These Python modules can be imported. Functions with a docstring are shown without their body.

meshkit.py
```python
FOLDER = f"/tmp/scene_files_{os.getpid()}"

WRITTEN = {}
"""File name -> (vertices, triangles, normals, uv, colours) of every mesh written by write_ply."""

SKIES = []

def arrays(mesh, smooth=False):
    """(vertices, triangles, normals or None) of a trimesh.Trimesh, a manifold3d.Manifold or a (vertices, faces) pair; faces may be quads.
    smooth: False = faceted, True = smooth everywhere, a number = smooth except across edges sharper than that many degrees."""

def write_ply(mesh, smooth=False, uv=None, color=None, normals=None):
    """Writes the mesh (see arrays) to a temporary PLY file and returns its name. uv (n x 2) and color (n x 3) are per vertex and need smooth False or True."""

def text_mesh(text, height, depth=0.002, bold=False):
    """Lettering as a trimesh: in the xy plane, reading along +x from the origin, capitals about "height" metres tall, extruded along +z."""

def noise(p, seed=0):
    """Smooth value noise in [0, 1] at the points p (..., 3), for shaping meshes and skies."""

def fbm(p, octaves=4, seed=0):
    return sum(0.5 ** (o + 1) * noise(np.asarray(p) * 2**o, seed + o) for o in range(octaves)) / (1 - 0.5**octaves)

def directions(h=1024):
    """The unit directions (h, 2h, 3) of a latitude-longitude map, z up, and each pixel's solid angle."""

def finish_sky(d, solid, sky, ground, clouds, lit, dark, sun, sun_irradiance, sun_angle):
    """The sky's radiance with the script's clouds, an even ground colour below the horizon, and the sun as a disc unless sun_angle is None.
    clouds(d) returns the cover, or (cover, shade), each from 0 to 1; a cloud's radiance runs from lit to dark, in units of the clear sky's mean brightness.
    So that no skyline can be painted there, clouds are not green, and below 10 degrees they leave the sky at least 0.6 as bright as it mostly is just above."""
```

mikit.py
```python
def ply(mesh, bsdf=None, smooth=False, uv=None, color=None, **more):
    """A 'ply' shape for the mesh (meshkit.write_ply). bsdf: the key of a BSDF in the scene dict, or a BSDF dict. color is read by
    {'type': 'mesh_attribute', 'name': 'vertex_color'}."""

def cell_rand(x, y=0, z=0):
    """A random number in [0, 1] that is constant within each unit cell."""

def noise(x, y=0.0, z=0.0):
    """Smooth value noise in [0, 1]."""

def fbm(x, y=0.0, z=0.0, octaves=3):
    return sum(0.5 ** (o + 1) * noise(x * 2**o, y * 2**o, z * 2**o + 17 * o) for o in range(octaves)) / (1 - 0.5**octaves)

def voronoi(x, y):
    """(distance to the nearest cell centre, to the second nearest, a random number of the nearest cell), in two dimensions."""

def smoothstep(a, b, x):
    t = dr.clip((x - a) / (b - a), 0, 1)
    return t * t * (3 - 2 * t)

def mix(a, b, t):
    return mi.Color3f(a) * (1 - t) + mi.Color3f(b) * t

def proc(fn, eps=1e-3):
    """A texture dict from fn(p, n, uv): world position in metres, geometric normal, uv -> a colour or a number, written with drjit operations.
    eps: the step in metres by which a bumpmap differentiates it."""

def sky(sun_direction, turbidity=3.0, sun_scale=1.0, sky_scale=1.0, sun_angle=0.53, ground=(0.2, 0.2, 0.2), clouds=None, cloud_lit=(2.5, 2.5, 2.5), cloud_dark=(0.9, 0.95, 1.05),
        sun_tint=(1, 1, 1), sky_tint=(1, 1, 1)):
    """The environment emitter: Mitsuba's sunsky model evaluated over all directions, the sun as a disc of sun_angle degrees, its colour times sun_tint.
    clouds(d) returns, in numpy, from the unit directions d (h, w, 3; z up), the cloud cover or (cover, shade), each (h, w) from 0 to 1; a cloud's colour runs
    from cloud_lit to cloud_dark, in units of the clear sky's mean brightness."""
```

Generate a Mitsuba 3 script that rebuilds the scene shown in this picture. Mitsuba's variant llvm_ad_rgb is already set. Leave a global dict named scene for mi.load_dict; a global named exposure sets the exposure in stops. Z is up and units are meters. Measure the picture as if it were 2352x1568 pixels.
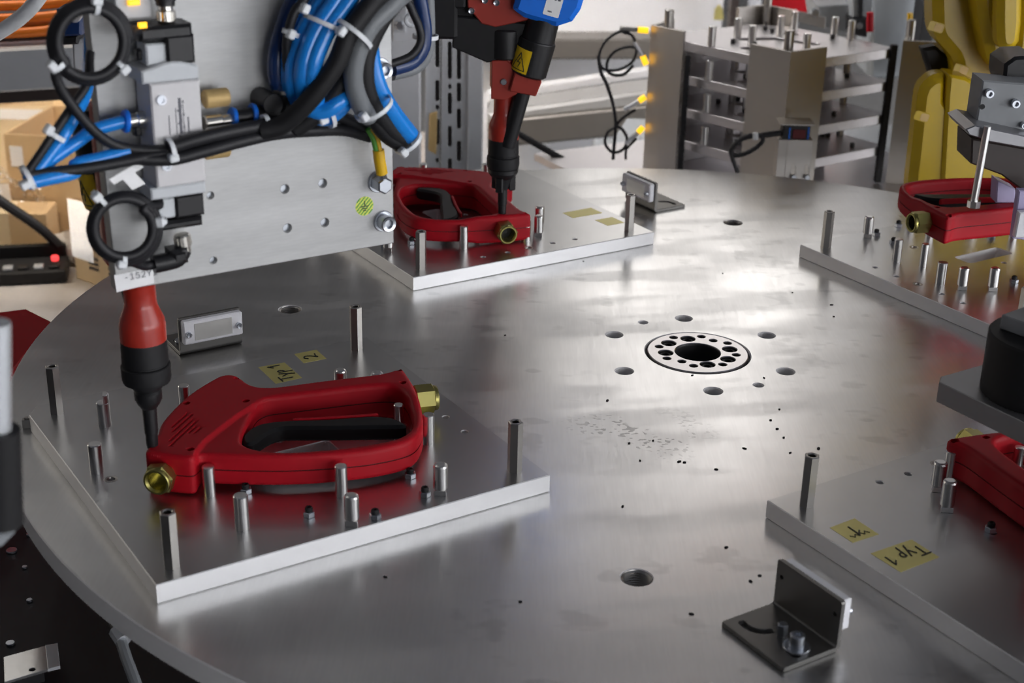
import math, random
import numpy as np, trimesh, shapely, mitsuba as mi, mikit, meshkit
import drjit as dr
from shapely.geometry import Polygon, Point, LineString, box as sbox
from scipy.spatial import Delaunay

random.seed(7)
rng = np.random.default_rng(7)
scene, labels = {}, {}
T4 = mi.ScalarTransform4f

# ------------------------------------------------------------------ camera, lights, exposure
W, H, F = 2352, 1568, 3330.1
PITCH, ROLL = 0.39924, 0.023456
CAM = np.array([-0.16863, -1.20959, 0.51689])
FWD = np.array([0.0, math.cos(PITCH), -math.sin(PITCH)])
_r = np.array([1.0, 0, 0]); _u = np.cross(_r, FWD)
RIGHT = math.cos(ROLL) * _r + math.sin(ROLL) * _u
UP = -math.sin(ROLL) * _r + math.cos(ROLL) * _u
scene['camera'] = {'type': 'thinlens', 'fov': 2 * math.degrees(math.atan(W / 2 / F)), 'fov_axis': 'x',
                   'to_world': T4().look_at(origin=CAM.tolist(), target=(CAM + FWD).tolist(), up=UP.tolist()),
                   'aperture_radius': 0.0024, 'focus_distance': 1.22, 'near_clip': 0.02, 'far_clip': 60.0}
exposure = 0.0
FLOOR, CEIL = -0.95, 4.2
X0, X1, Y0, Y1 = -6.0, 6.0, -5.5, 7.5


def lamp(rgb):
    return {'type': 'area', 'radiance': {'type': 'rgb', 'value': list(rgb)}}


def quad(p, q, r, s):
    return trimesh.Trimesh([p, q, r, s], [[0, 1, 2], [0, 2, 3]], process=False)


LIGHTS = []   # (key, mesh, emission) of the lit windows and the ceiling tubes, added with the room below
WINDOW_BACK, WINDOW_ADDED_DIM, WINDOW_ADDED_TOP, WINDOW_LEFT, WINDOW_FRONT = (1.85, 1.77, 1.68), (.36, .35, .35), (.15, .15, .16), (1.4, 1.28, 1.1), (4.7, 4.75, 4.9)
TUBE_BACK, TUBE_FRONT = (5.0, 4.8, 4.5), (1.5, 1.5, 1.5)
ADDED_CELL_LAMP, ADDED_BENCH_LAMP = (44.0, 43, 42.4), (36.0, 31, 24)


# ------------------------------------------------------------------ helpers
def ray(px, py):
    return FWD + (px - W / 2) / F * RIGHT - (py - H / 2) / F * UP


def at(px, py, z=0.0):
    """the point of the level z that the photograph shows there"""
    d = ray(px, py)
    return CAM + d * (z - CAM[2]) / d[2]


def at_y(px, py, y):
    d = ray(px, py)
    return CAM + d * (y - CAM[1]) / d[1]


def on_plane(px, py, p0, n):
    d = ray(px, py)
    return CAM + d * (((np.asarray(p0) - CAM) @ n) / (d @ n))


def numbered(name):
    used = {k for k in scene} | {k.split('__')[0] for k in scene} | set(labels)
    if name not in used:
        return name
    i = 1
    while f'{name}_{i:03d}' in used:
        i += 1
    return f'{name}_{i:03d}'


def part_key(parent, name):
    k, i = f'{parent}__{name}', 0
    pre = k
    while k in scene:
        i += 1
        k = f'{pre}_{i:03d}'
    return k


def thing(name, label, cat=None, group=None, kind=None):
    key = numbered(name)
    d = {'label': label}
    if cat: d['category'] = cat
    if group: d['group'] = group
    if kind: d['kind'] = kind
    labels[key] = d
    return key


def mat4(m):
    return T4(np.asarray(m, float).tolist())


def shape(mesh, mat, smooth=35):
    if isinstance(mesh, list):
        mesh = trimesh.util.concatenate(mesh)
    return mikit.ply(mesh, mat, smooth)


def part(parent, name, mesh, mat, smooth=35, m=None, label=None):
    k = part_key(parent, name)
    s = mesh if isinstance(mesh, dict) else shape(mesh, mat, smooth)
    scene[k] = {**s, 'to_world': mat4(m)} if m is not None else s
    if label: labels[k] = {'label': label}
    return k


def solo(name, label, cat, mesh, mat, smooth=35, group=None, kind=None, m=None):
    key = thing(name, label, cat, group, kind)
    s = mesh if isinstance(mesh, dict) else shape(mesh, mat, smooth)
    scene[key] = {**s, 'to_world': mat4(m)} if m is not None else s
    return key


def rotz(a):
    m = np.eye(4); m[:2, :2] = [[math.cos(a), -math.sin(a)], [math.sin(a), math.cos(a)]]
    return m


def trans(x, y, z=0.0):
    m = np.eye(4); m[:3, 3] = (x, y, z)
    return m


def frame(o, x, y, z):
    m = np.eye(4); m[:3, 0], m[:3, 1], m[:3, 2], m[:3, 3] = x, y, z, o
    return m


def axis_frame(p, q, spin=0.0):
    """frame at p whose z runs to q"""
    z = np.asarray(q, float) - p; z = z / np.linalg.norm(z)
    x = np.cross([0, 0, 1.0], z) if abs(z[2]) < 0.95 else np.cross([0, 1.0, 0], z)
    x /= np.linalg.norm(x); y = np.cross(z, x)
    x2 = math.cos(spin) * x + math.sin(spin) * y
    return frame(p, x2, np.cross(z, x2), z)


def moved(mesh, m):
    mesh = mesh.copy(); mesh.apply_transform(m)
    return mesh


def _ring(r, ch, hole):
    r = np.asarray(r.coords)[:-1]
    if Polygon(r).exterior.is_ccw == hole:
        r = r[::-1]
    e = np.roll(r, -1, 0) - r; e /= np.linalg.norm(e, axis=1, keepdims=True) + 1e-12
    n = np.stack([e[:, 1], -e[:, 0]], 1)
    b = n + np.roll(n, 1, 0); b /= np.maximum((b * b).sum(1, keepdims=True), 0.3) / 2
    return r, r - b * ch


def prism(poly, z0, z1, ch=0.0, chb=0.0, only=None):
    """extruded outline with chamfered upper (ch) and lower (chb) edges, holes included"""
    vs, fs, n = [], [], 0
    rings = [_ring(poly.exterior, 1, False)[0]] + [_ring(i, 1, True)[0] for i in poly.interiors]

    def inset(c):
        return [_ring(poly.exterior, c, False)[1]] + [_ring(i, c, True)[1] for i in poly.interiors]

    def cap(rs, z, flip):
        nonlocal n
        v, f = trimesh.creation.triangulate_polygon(Polygon(rs[0], rs[1:]), engine='earcut')
        a = v[f]; s = np.cross(a[:, 1] - a[:, 0], a[:, 2] - a[:, 0]) < 0
        f = np.where(s[:, None] != flip, f[:, ::-1], f)
        vs.append(np.c_[v, np.full(len(v), z)]); fs.append(f + n); n += len(v)

    def band(ra, za, rb, zb):
        nonlocal n
        for a, b in zip(ra, rb):
            k = len(a); i = np.arange(k); j = (i + 1) % k
            vs.append(np.vstack([np.c_[a, np.full(k, za)], np.c_[b, np.full(k, zb)]]))
            fs.append(np.vstack([np.c_[i, j, j + k], np.c_[i, j + k, i + k]]) + n); n += 2 * k

    top, bot = (inset(ch) if ch else rings), (inset(chb) if chb else rings)
    if only != 'edge': cap(top, z1, False); cap(bot, z0, True)
    if only == 'faces': return trimesh.Trimesh(np.vstack(vs), np.vstack(fs), process=False)
    if chb: band(bot, z0, rings, z0 + chb)
    band(rings, z0 + chb, rings, z1 - ch)
    if ch: band(rings, z1 - ch, top, z1)
    return trimesh.Trimesh(np.vstack(vs), np.vstack(fs), process=False)


def bx(x0, x1, y0, y1, z0, z1, c=0.0008):
    c = min(c, (x1 - x0) * .3, (y1 - y0) * .3, (z1 - z0) * .3)
    p = []
    for x, sx in ((x0, 1), (x1, -1)):
        for y, sy in ((y0, 1), (y1, -1)):
            for z, sz in ((z0, 1), (z1, -1)):
                p += [(x + sx * c, y + sy * c, z), (x + sx * c, y, z + sz * c), (x, y + sy * c, z + sz * c)]
    return trimesh.convex.convex_hull(np.array(p))


def lathe(profile, n=40):
    """profile: (radius, height) from bottom to top"""
    return trimesh.creation.revolve(np.array(profile, float), sections=n)


def cyl(r, z0, z1, ch=0.0004, n=32):
    return lathe([(0, z0), (r - ch, z0), (r, z0 + ch), (r, z1 - ch), (r - ch, z1), (0, z1)], n)


def hexa(af, z0, z1, hole=0.0, ch=0.0006, hole_depth=None):
    """hexagonal bar with chamfered corners and a round bore from above"""
    a = np.arange(6) * math.pi / 3 + math.pi / 6
    p = Polygon(np.c_[np.cos(a), np.sin(a)] * af / math.sqrt(3))
    if not hole:
        return prism(p, z0, z1, ch, ch)
    b = np.arange(24) * math.pi / 12
    h = np.c_[np.cos(b), np.sin(b)] * hole
    d = z1 - (hole_depth or (z1 - z0) * .6)
    return trimesh.util.concatenate([prism(Polygon(p.exterior.coords, [h]), d, z1, ch), prism(p, z0, d)])


def spline(pts, n=8):
    """Catmull-Rom through the points"""
    p = np.asarray(pts, float)
    q = np.vstack([2 * p[0] - p[1], p, 2 * p[-1] - p[-2]])
    t = np.linspace(0, 1, n, endpoint=False)[:, None]
    out = []
    for i in range(len(p) - 1):
        a, b, c, d = q[i:i + 4]
        out.append(.5 * (2 * b + (c - a) * t + (2 * a - 5 * b + 4 * c - d) * t ** 2 + (3 * b - a - 3 * c + d) * t ** 3))
    return np.vstack(out + [p[-1:]])


def tube(pts, r, sides=12, cap=True):
    p = np.asarray(pts, float)
    t = np.gradient(p, axis=0); t /= np.linalg.norm(t, axis=1, keepdims=True) + 1e-12
    a = np.cross(t[0], [0, 0, 1.0]) if abs(t[0, 2]) < .9 else np.cross(t[0], [1.0, 0, 0])
    A = []
    for k in t:
        a = a - (a @ k) * k; a /= np.linalg.norm(a) + 1e-12; A.append(a)
    A = np.array(A); B = np.cross(t, A)
    g = np.arange(sides) * 2 * math.pi / sides
    rr = np.broadcast_to(r, (len(p),))[:, None, None]
    v = p[:, None] + rr * (np.cos(g)[None, :, None] * A[:, None] + np.sin(g)[None, :, None] * B[:, None])
    i, j = np.meshgrid(np.arange(len(p) - 1), np.arange(sides), indexing='ij')
    a0, a1 = i * sides + j, i * sides + (j + 1) % sides
    f = np.stack([a0, a1, a1 + sides, a0 + sides], -1).reshape(-1, 4)
    f = np.vstack([f[:, [0, 1, 2]], f[:, [0, 2, 3]]])
    v = v.reshape(-1, 3)
    if cap:
        v = np.vstack([v, p[0], p[-1]]); n = len(v); k = np.arange(sides); l = (k + 1) % sides
        o = (len(p) - 1) * sides
        f = np.vstack([f, np.c_[l, k, np.full(sides, n - 2)], np.c_[k + o, l + o, np.full(sides, n - 1)]])
    return trimesh.Trimesh(v, f, process=False)


def ribbon(pts, w, z0=0.0, z1=0.0003):
    """flat pen stroke in the xy plane"""
    return prism(LineString(pts).buffer(w / 2, quad_segs=3), z0, z1)


def rrect(x0, x1, y0, y1, r, k=5):
    return sbox(x0 + r, y0 + r, x1 - r, y1 - r).buffer(r, quad_segs=k)


def circle(x, y, r, k=6):
    return Point(x, y).buffer(r, quad_segs=k)


# ------------------------------------------------------------------ materials
def rgb(*c):
    return {'type': 'rgb', 'value': [float(x) for x in c]}


def mat(name, color, rough=.5, metal=0.0, bump=None, **more):
    b = {'type': 'principled', 'base_color': color if isinstance(color, dict) else rgb(*color),
         'roughness': rough if isinstance(rough, dict) else float(rough), 'metallic': float(metal), **more}
    if bump: b = {'type': 'bumpmap', 'arbitrary': mikit.proc(bump[0], bump[1]), 'scale': 1.0, 'bsdf': b}
    scene[name] = {'type': 'twosided', 'bsdf': b}
    return name


noise, fbm, smoothstep, mix = mikit.noise, mikit.fbm, mikit.smoothstep, mikit.mix


def disc_color(p, n, uv):
    smear = fbm(p.x * 9 + 3, p.y * 22, 0., 3)
    spots = smoothstep(.62, .8, fbm(p.x * 40, p.y * 60, 2., 3)) * smoothstep(.45, .6, noise(p.x * 7, p.y * 7, 5.))
    fine = noise(p.x * 900, p.y * 60, 1.)
    a, b = p.x + .065, p.y + .165          # scuffed patch in front of the flange
    near = smoothstep(.075, .02, dr.sqrt(a * a + 1.3 * b * b))
    scuff = near * smoothstep(.66, .76, noise(a * 300 + b * 150, b * 420 - a * 120, 3.)) * smoothstep(.46, .64, noise(a * 40, b * 50, 8.))
    v = .66 + .10 * smear - .10 * spots + .03 * fine - .35 * scuff
    return mi.Color3f(v, v * .995, v * .985)


def disc_rough(p, n, uv):
    wipe = smoothstep(.52, .72, fbm(p.x * 6 + p.y * 2, p.y * 24 - p.x * 5, 7., 3))
    return .20 + .13 * fbm(p.x * 11 + 9, p.y * 11, 4., 3) + .03 * noise(p.x * 700, p.y * 50, 1.) + .07 * wipe


def plate_color(p, n, uv):
    v = .60 + .08 * fbm(p.x * 20, p.y * 20, p.z * 50, 3)
    return mi.Color3f(v, v, v * .995)


def valve_plate_color(p, n, uv):
    s = p.x * .844 + p.y * .536
    v = .37 + .09 * fbm(s * 14, 1., p.z * 60, 3) + .03 * noise(s * 150, 2., p.z * 900)
    return mi.Color3f(v, v, v * .99)


mat('disc_aluminium', mikit.proc(disc_color), mikit.proc(disc_rough), 1.0)
mat('disc_rim', (.85, .84, .84), .5, .25)
mat('plate_aluminium', mikit.proc(plate_color), .31, 1.0)
mat('sawn_aluminium', (.95, .95, .95), .5, .9)
mat('valve_plate_aluminium', mikit.proc(valve_plate_color), .55, .75)
mat('pin_steel', (.86, .85, .83), .24, 1.0)
mat('spacer_steel', (.50, .48, .45), .33, 1.0)
mat('bore_dark', (.035, .035, .037), .45, .5)
mat('zinc', (.58, .61, .66), .26, 1.0)
mat('nickel', (.75, .72, .66), .2, 1.0)
mat('brass_zinc', (.42, .38, .13), .34, 1.0)
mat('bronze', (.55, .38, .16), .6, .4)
mat('red_plastic', (.38, .004, .012), .52, 0.0, specular=.22)
mat('dark_red', (.10, .003, .006), .6)
mat('red_paint', (.34, .022, .012), .32, 0.0, clearcoat=.4, clearcoat_gloss=.8)
mat('red_anodised', (.34, .04, .028), .4, .3)
mat('red_sheet', (.40, .002, .008), .5, 0.0, specular=.2)
mat('black_plastic', (.010, .010, .011), .4, 0.0, specular=.4)
mat('trigger_black', (.006, .006, .007), .5, 0.0, specular=.3)
mat('black_matte', (.008, .008, .009), .6, 0.0, specular=.35)
mat('black_rubber', (.010, .010, .012), .5, 0.0, specular=.4)
mat('grey_cable', (.16, .17, .18), .45)
mat('blue_hose', (.010, .21, .66), .2, 0.0, specular=.6)
mat('navy_hose', (.006, .025, .10), .25)
mat('blue_plastic', (.01, .16, .72), .35)
mat('nylon_white', (.70, .72, .74), .4)
mat('valve_grey', (.60, .585, .59), .5)
mat('valve_cap', (.52, .54, .56), .5)
mat('white_plastic', (.80, .80, .83), .4)
mat('label_white', (.82, .82, .82), .6)
mat('print_grey', (.10, .10, .12), .6)
mat('ink', (.01, .01, .008), .6)
mat('tape_yellow', (.74, .66, .24), .38, .55)
mat('flange_steel', (.58, .56, .56), .27, 1.0)
mat('label_yellow', (.75, .50, .01), .45)
mat('label_lime', (.62, .66, .10), .5)
mat('wire_yellow', (.70, .42, .01), .4)
mat('wire_green', (.08, .30, .03), .4)
mat('yellow_paint', (.46, .31, .006), .35, 0.0, clearcoat=.3, clearcoat_gloss=.7)
mat('angle_steel', (.48, .45, .42), .42, .85)
mat('beam_grey', (.52, .53, .55), .45, .3)
mat('shelf_aluminium', (.66, .63, .64), .38, .85)
mat('cardboard', (.50, .34, .18), .8)
mat('cardboard_pale', (.62, .48, .30), .8)
mat('paper', (.80, .78, .76), .8)
mat('orange_hose', (.62, .15, .015), .4)
mat('steel_grey_paint', (.30, .32, .34), .4, .2)
mat('galvanised', (.68, .70, .73), .4, .7)
mat('post_white', (.68, .69, .72), .45, .3)
mat('panel_white', (.86, .86, .88), .5)
mat('frame_alu', (.22, .20, .18), .45, .6)
mat('beam_lit', (.40, .39, .38), .45, .3)
mat('dark_brown', (.035, .025, .022), .5)
mat('plate_grey', (.30, .30, .31), .4, .8)
mat('machine_grey', (.22, .23, .24), .5)
mat('panel_black', (.012, .012, .014), .5)
mat('reflector', (.74, .73, .70), .25, .5)
mat('bracket_steel', (.19, .185, .175), .4, .9)
mat('lavender', (.42, .38, .58), .45)
mat('floor_grey', mikit.proc(lambda p, n, uv: mi.Color3f(.30 + .08 * fbm(p.x * 2, p.y * 2, 0., 3))), .45)
mat('wall_paint', (.17, .17, .175), .8)
mat('wall_dark', (.16, .16, .17), .8)
mat('ceiling_paint', (.14, .15, .18), .9)
mat('table_white', (.50, .46, .43), .6)
scene['clear_film'] = {'type': 'thindielectric', 'int_ior': 1.45}
mat('amber_lens', (.8, .35, .01), .4)
mat('lamp_housing', (.7, .7, .7), .5)

# ------------------------------------------------------------------ the hall
def struct(name, mesh, m, smooth=False, label=None):
    scene[name] = shape(mesh, m, smooth)
    labels[name] = {'kind': 'structure'}
    if label: labels[name]['label'] = label


struct('floor', quad((X0, Y0, FLOOR), (X1, Y0, FLOOR), (X1, Y1, FLOOR), (X0, Y1, FLOOR)), 'floor_grey')
struct('ceiling', quad((X0, Y0, CEIL), (X0, Y1, CEIL), (X1, Y1, CEIL), (X1, Y0, CEIL)), 'ceiling_paint')


def wall(name, along, const, a0, a1, openings, m):
    """upright wall with window openings (a0, a1, z0, z1), lit panes set in them"""
    p = sbox(a0, FLOOR, a1, CEIL)
    for o in openings:
        p = p.difference(sbox(o[0], o[2], o[1], o[3]))
    v, f = trimesh.creation.triangulate_polygon(p, engine='earcut')
    c = np.full(len(v), const)
    v3 = np.c_[v[:, 0], c, v[:, 1]] if along == 'x' else np.c_[c, v[:, 0], v[:, 1]]
    struct(name, trimesh.Trimesh(v3, f, process=False), m)


BACK_WIN = [(.18, .87, 1.5, 4.12), (.95, 1.76, 1.5, 4.12), (2.0, 2.95, 1.5, 4.0), (3.05, 4.0, 1.5, 4.0)]
wall('wall_back', 'x', Y1, X0, X1, BACK_WIN, 'wall_paint')
FRONT_WIN = [(1.6, 5.6, -.7, 1.5)]
wall('wall_front', 'x', Y0, X0, X1, FRONT_WIN, 'wall_dark')
RIGHT_WIN = [(-5.0, .9, -.7, 1.5), (-5.0, .9, 2.3, 3.1)]
wall('wall_right', 'y', X1, Y0, Y1, RIGHT_WIN, 'wall_paint')
LEFT_WIN = [(2.2, 5.2, .9, 3.4)]
wall('wall_left', 'y', X0, Y0, Y1, LEFT_WIN, 'wall_dark')
wi = 0


def window(corners, e):
    """a lit pane with its frame bars"""
    global wi
    wi += 1
    k = f'window_{wi}'
    c = np.array(corners, float)
    scene[f'{k}__pane'] = {**shape(quad(*c), 'panel_white', False), 'emitter': lamp(e)}
    labels[k] = {'kind': 'structure'}
    nrm = np.cross(c[1] - c[0], c[2] - c[0]); nrm /= np.linalg.norm(nrm)
    for a, b in ((0, 1), (1, 2), (2, 3), (3, 0)):
        part(k, 'frame', tube([c[a] + nrm * .02, c[b] + nrm * .02], .035, 4), 'frame_alu', False)


for x0, x1, z0, z1 in BACK_WIN:
    window([(x0, Y1 + .02, z0), (x1, Y1 + .02, z0), (x1, Y1 + .02, z1), (x0, Y1 + .02, z1)], WINDOW_BACK if x0 < 1.5 else WINDOW_ADDED_DIM)  # dim right panes are added to lighten the right of the table reflection
for x0, x1, z0, z1 in FRONT_WIN:
    window([(x1, Y0 - .02, z0), (x0, Y0 - .02, z0), (x0, Y0 - .02, z1), (x1, Y0 - .02, z1)], WINDOW_FRONT)
for y0, y1, z0, z1 in LEFT_WIN:
    window([(X0 - .02, y0, z0), (X0 - .02, y1, z0), (X0 - .02, y1, z1), (X0 - .02, y0, z1)], WINDOW_LEFT)
for y0, y1, z0, z1 in RIGHT_WIN:
    window([(X1 + .02, y1, z0), (X1 + .02, y0, z0), (X1 + .02, y0, z1), (X1 + .02, y1, z1)], WINDOW_FRONT)

# unseen lit ceiling strip near the back wall, added to lighten the table reflection
window([(-.1, 5.6, CEIL - .01), (-.1, 7.3, CEIL - .01), (1.9, 7.3, CEIL - .01), (1.9, 5.6, CEIL - .01)], WINDOW_ADDED_TOP)
LAMP_AT = ('left behind the camera', 'right behind the camera', 'above the work bench', 'right of the robot', 'far back on the left', 'far back on the right')
for li, (tx, ty) in enumerate(((-3.4, -2.5), (2.8, -3.2), (-2.8, 1.6), (3.4, 2.4), (-2.8, 4.6), (3.0, 4.8))):
    k = thing('ceiling_lamp', f'white fluorescent batten lamp under the hall ceiling, {LAMP_AT[li]}', 'lamp', 'ceiling lamps of the hall')
    part(k, 'housing', bx(tx - .1, tx + .1, ty - .8, ty + .8, CEIL - .22, CEIL - .14, .01), 'lamp_housing')
    part(k, 'rod', cyl(.006, CEIL - .14, CEIL, 0, 8), 'lamp_housing', m=trans(tx, ty - .6))
    part(k, 'rod', cyl(.006, CEIL - .14, CEIL, 0, 8), 'lamp_housing', m=trans(tx, ty + .6))
    s = shape(quad((tx - .09, ty - .78, CEIL - .225), (tx - .09, ty + .78, CEIL - .225), (tx + .09, ty + .78, CEIL - .225), (tx + .09, ty - .78, CEIL - .225)), 'lamp_housing', False)
    scene[part_key(k, 'diffuser')] = {**s, 'emitter': lamp(TUBE_BACK if ty > 0 else TUBE_FRONT)}


def batten(name, label, p, q, width, facing, e):
    """linear lamp from p to q shining towards 'facing'"""
    p, q = np.array(p, float), np.array(q, float)
    x = (q - p) / np.linalg.norm(q - p); z = np.array(facing, float); z -= (z @ x) * x; z /= np.linalg.norm(z)
    m = frame(p, x, np.cross(z, x), z); L_ = np.linalg.norm(q - p)
    k = thing(name, label, 'lamp')
    part(k, 'housing', bx(-.02, L_ + .02, -width / 2 - .01, width / 2 + .01, -.05, -.003, .004), 'lamp_housing', m=m)
    s = shape(moved(quad((0, -width / 2, 0), (L_, -width / 2, 0), (L_, width / 2, 0), (0, width / 2, 0)), m), 'lamp_housing', False)
    scene[part_key(k, 'diffuser')] = {**s, 'emitter': lamp(e)}
    for t in (.1, .9):
        c = p + x * L_ * t - z * .05
        part(k, 'hanger', tube([c, (c[0], c[1], CEIL)], .006, 8), 'lamp_housing')


batten('cell_lamp', 'added unseen linear lamp brightening the back of the machine cell, shining backwards', (-.75, 1.02, .72), (.02, 1.02, .72), .10, (0, .75, -.66), ADDED_CELL_LAMP)  # unseen lamp, added to brighten the white back panels
batten('bench_lamp', 'added unseen linear lamp brightening the work bench on the left', (-2.1, .84, .62), (-.75, .84, .62), .10, (-.1, .85, -.5), ADDED_BENCH_LAMP)  # unseen lamp, added to brighten the boxes on the bench

# ------------------------------------------------------------------ the rotary table
R_DISC, T_DISC = 0.6, 0.017
HEX_R, HEX_A = 0.0827, 3.7166
BIG_R, BIG_A = 0.3911, 2.9300
tt = thing('rotary_table', 'large round brushed aluminium rotary indexing table carrying four fixture plates', 'rotary table')
hexp = [(HEX_R * math.cos(HEX_A + k * math.pi / 3), HEX_R * math.sin(HEX_A + k * math.pi / 3)) for k in range(6)]
bigp = [(BIG_R * math.cos(BIG_A + k * math.pi / 2), BIG_R * math.sin(BIG_A + k * math.pi / 2)) for k in range(4)]
dowel = [tuple(at(1477, 740)[:2]), tuple(at(1742, 884)[:2])]
outer = Point(0, 0).buffer(R_DISC, quad_segs=64)
poly = Polygon(outer.exterior.coords, [circle(0, 0, .0475, 16).exterior.coords[::-1]] + [circle(x, y, .0078).exterior.coords[::-1] for x, y in hexp]
               + [circle(x, y, .0105).exterior.coords[::-1] for x, y in bigp] + [circle(x, y, .0042).exterior.coords[::-1] for x, y in dowel])
part(tt, 'tabletop', prism(poly, -T_DISC, 0, .0009, .0009, 'faces'), 'disc_aluminium', False)
part(tt, 'milled_rim', prism(poly, -T_DISC, 0, .0009, .0009, 'edge'), 'disc_rim', 30)
for x, y in hexp:
    part(tt, 'bolt', [lathe([(.0035, -.012), (.0035, -.007), (.0055, -.0065), (.0066, -.007), (.0066, -.014), (0, -.014), ], 24), cyl(.0036, -.0138, -.0118, 0, 12)], 'bore_dark', m=trans(x, y))
for x, y in bigp:
    pr = []
    for i in range(9):
        z = -.0162 + i * .0018
        pr += [(.0089, z), (.0101, z + .0009)]
    part(tt, 'threaded_bore', lathe(pr + [(.0103, -.0004), (.0104, -.0162), (.0089, -.0162)], 32), 'spacer_steel', 20, m=trans(x, y))
# centre flange with its ring of screws
fl = []
a0 = math.atan2(*(at(1580, 779) - at(1603, 809))[1::-1])
scr = [at(*q)[:2] for q in ((1580, 779), (1536, 789), (1529, 811), (1625, 838), (1672, 826), (1676, 803))]
hol = [at(*q)[:2] for q in ((1547, 776), (1611, 774), (1638, 783), (1671, 789), (1514, 797), (1532, 824), (1566, 831), (1593, 841), (1660, 838), (1691, 816))]
fp = Polygon(circle(0, 0, .0455, 20).exterior.coords, [circle(0, 0, .0205, 12).exterior.coords[::-1]] + [circle(*q, .0066).exterior.coords[::-1] for q in scr] + [circle(*q, .0036, 4).exterior.coords[::-1] for q in hol])
part(tt, 'center_flange', prism(fp, -.012, .0006, .0006), 'flange_steel', 30, label='polished steel centre flange ring with screw holes')
part(tt, 'bushing', lathe([(.0205, -.0004), (.0198, -.002), (.0198, -.05), (.0, -.05), (0, -.052), (.0205, -.052), (.0206, -.0004)], 48), 'bore_dark')
for q in scr:
    part(tt, 'socket_screw', lathe([(0, -.0045), (.0028, -.0045), (.0030, -.0012), (.0048, -.0010), (.0056, -.0016), (.0056, -.010), (0, -.010)], 20), 'black_matte', m=trans(*q))
part(tt, 'joint_seal', lathe([(.0456, -.003), (.0474, -.003), (.0474, -.006), (.0456, -.006), (.0456, -.003)], 64), 'black_matte')
part(tt, 'pedestal', lathe([(0, -.40), (.30, -.40), (.30, -.03), (.22, -T_DISC - .0005), (0, -T_DISC - .0005)], 48), 'machine_grey')
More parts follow.
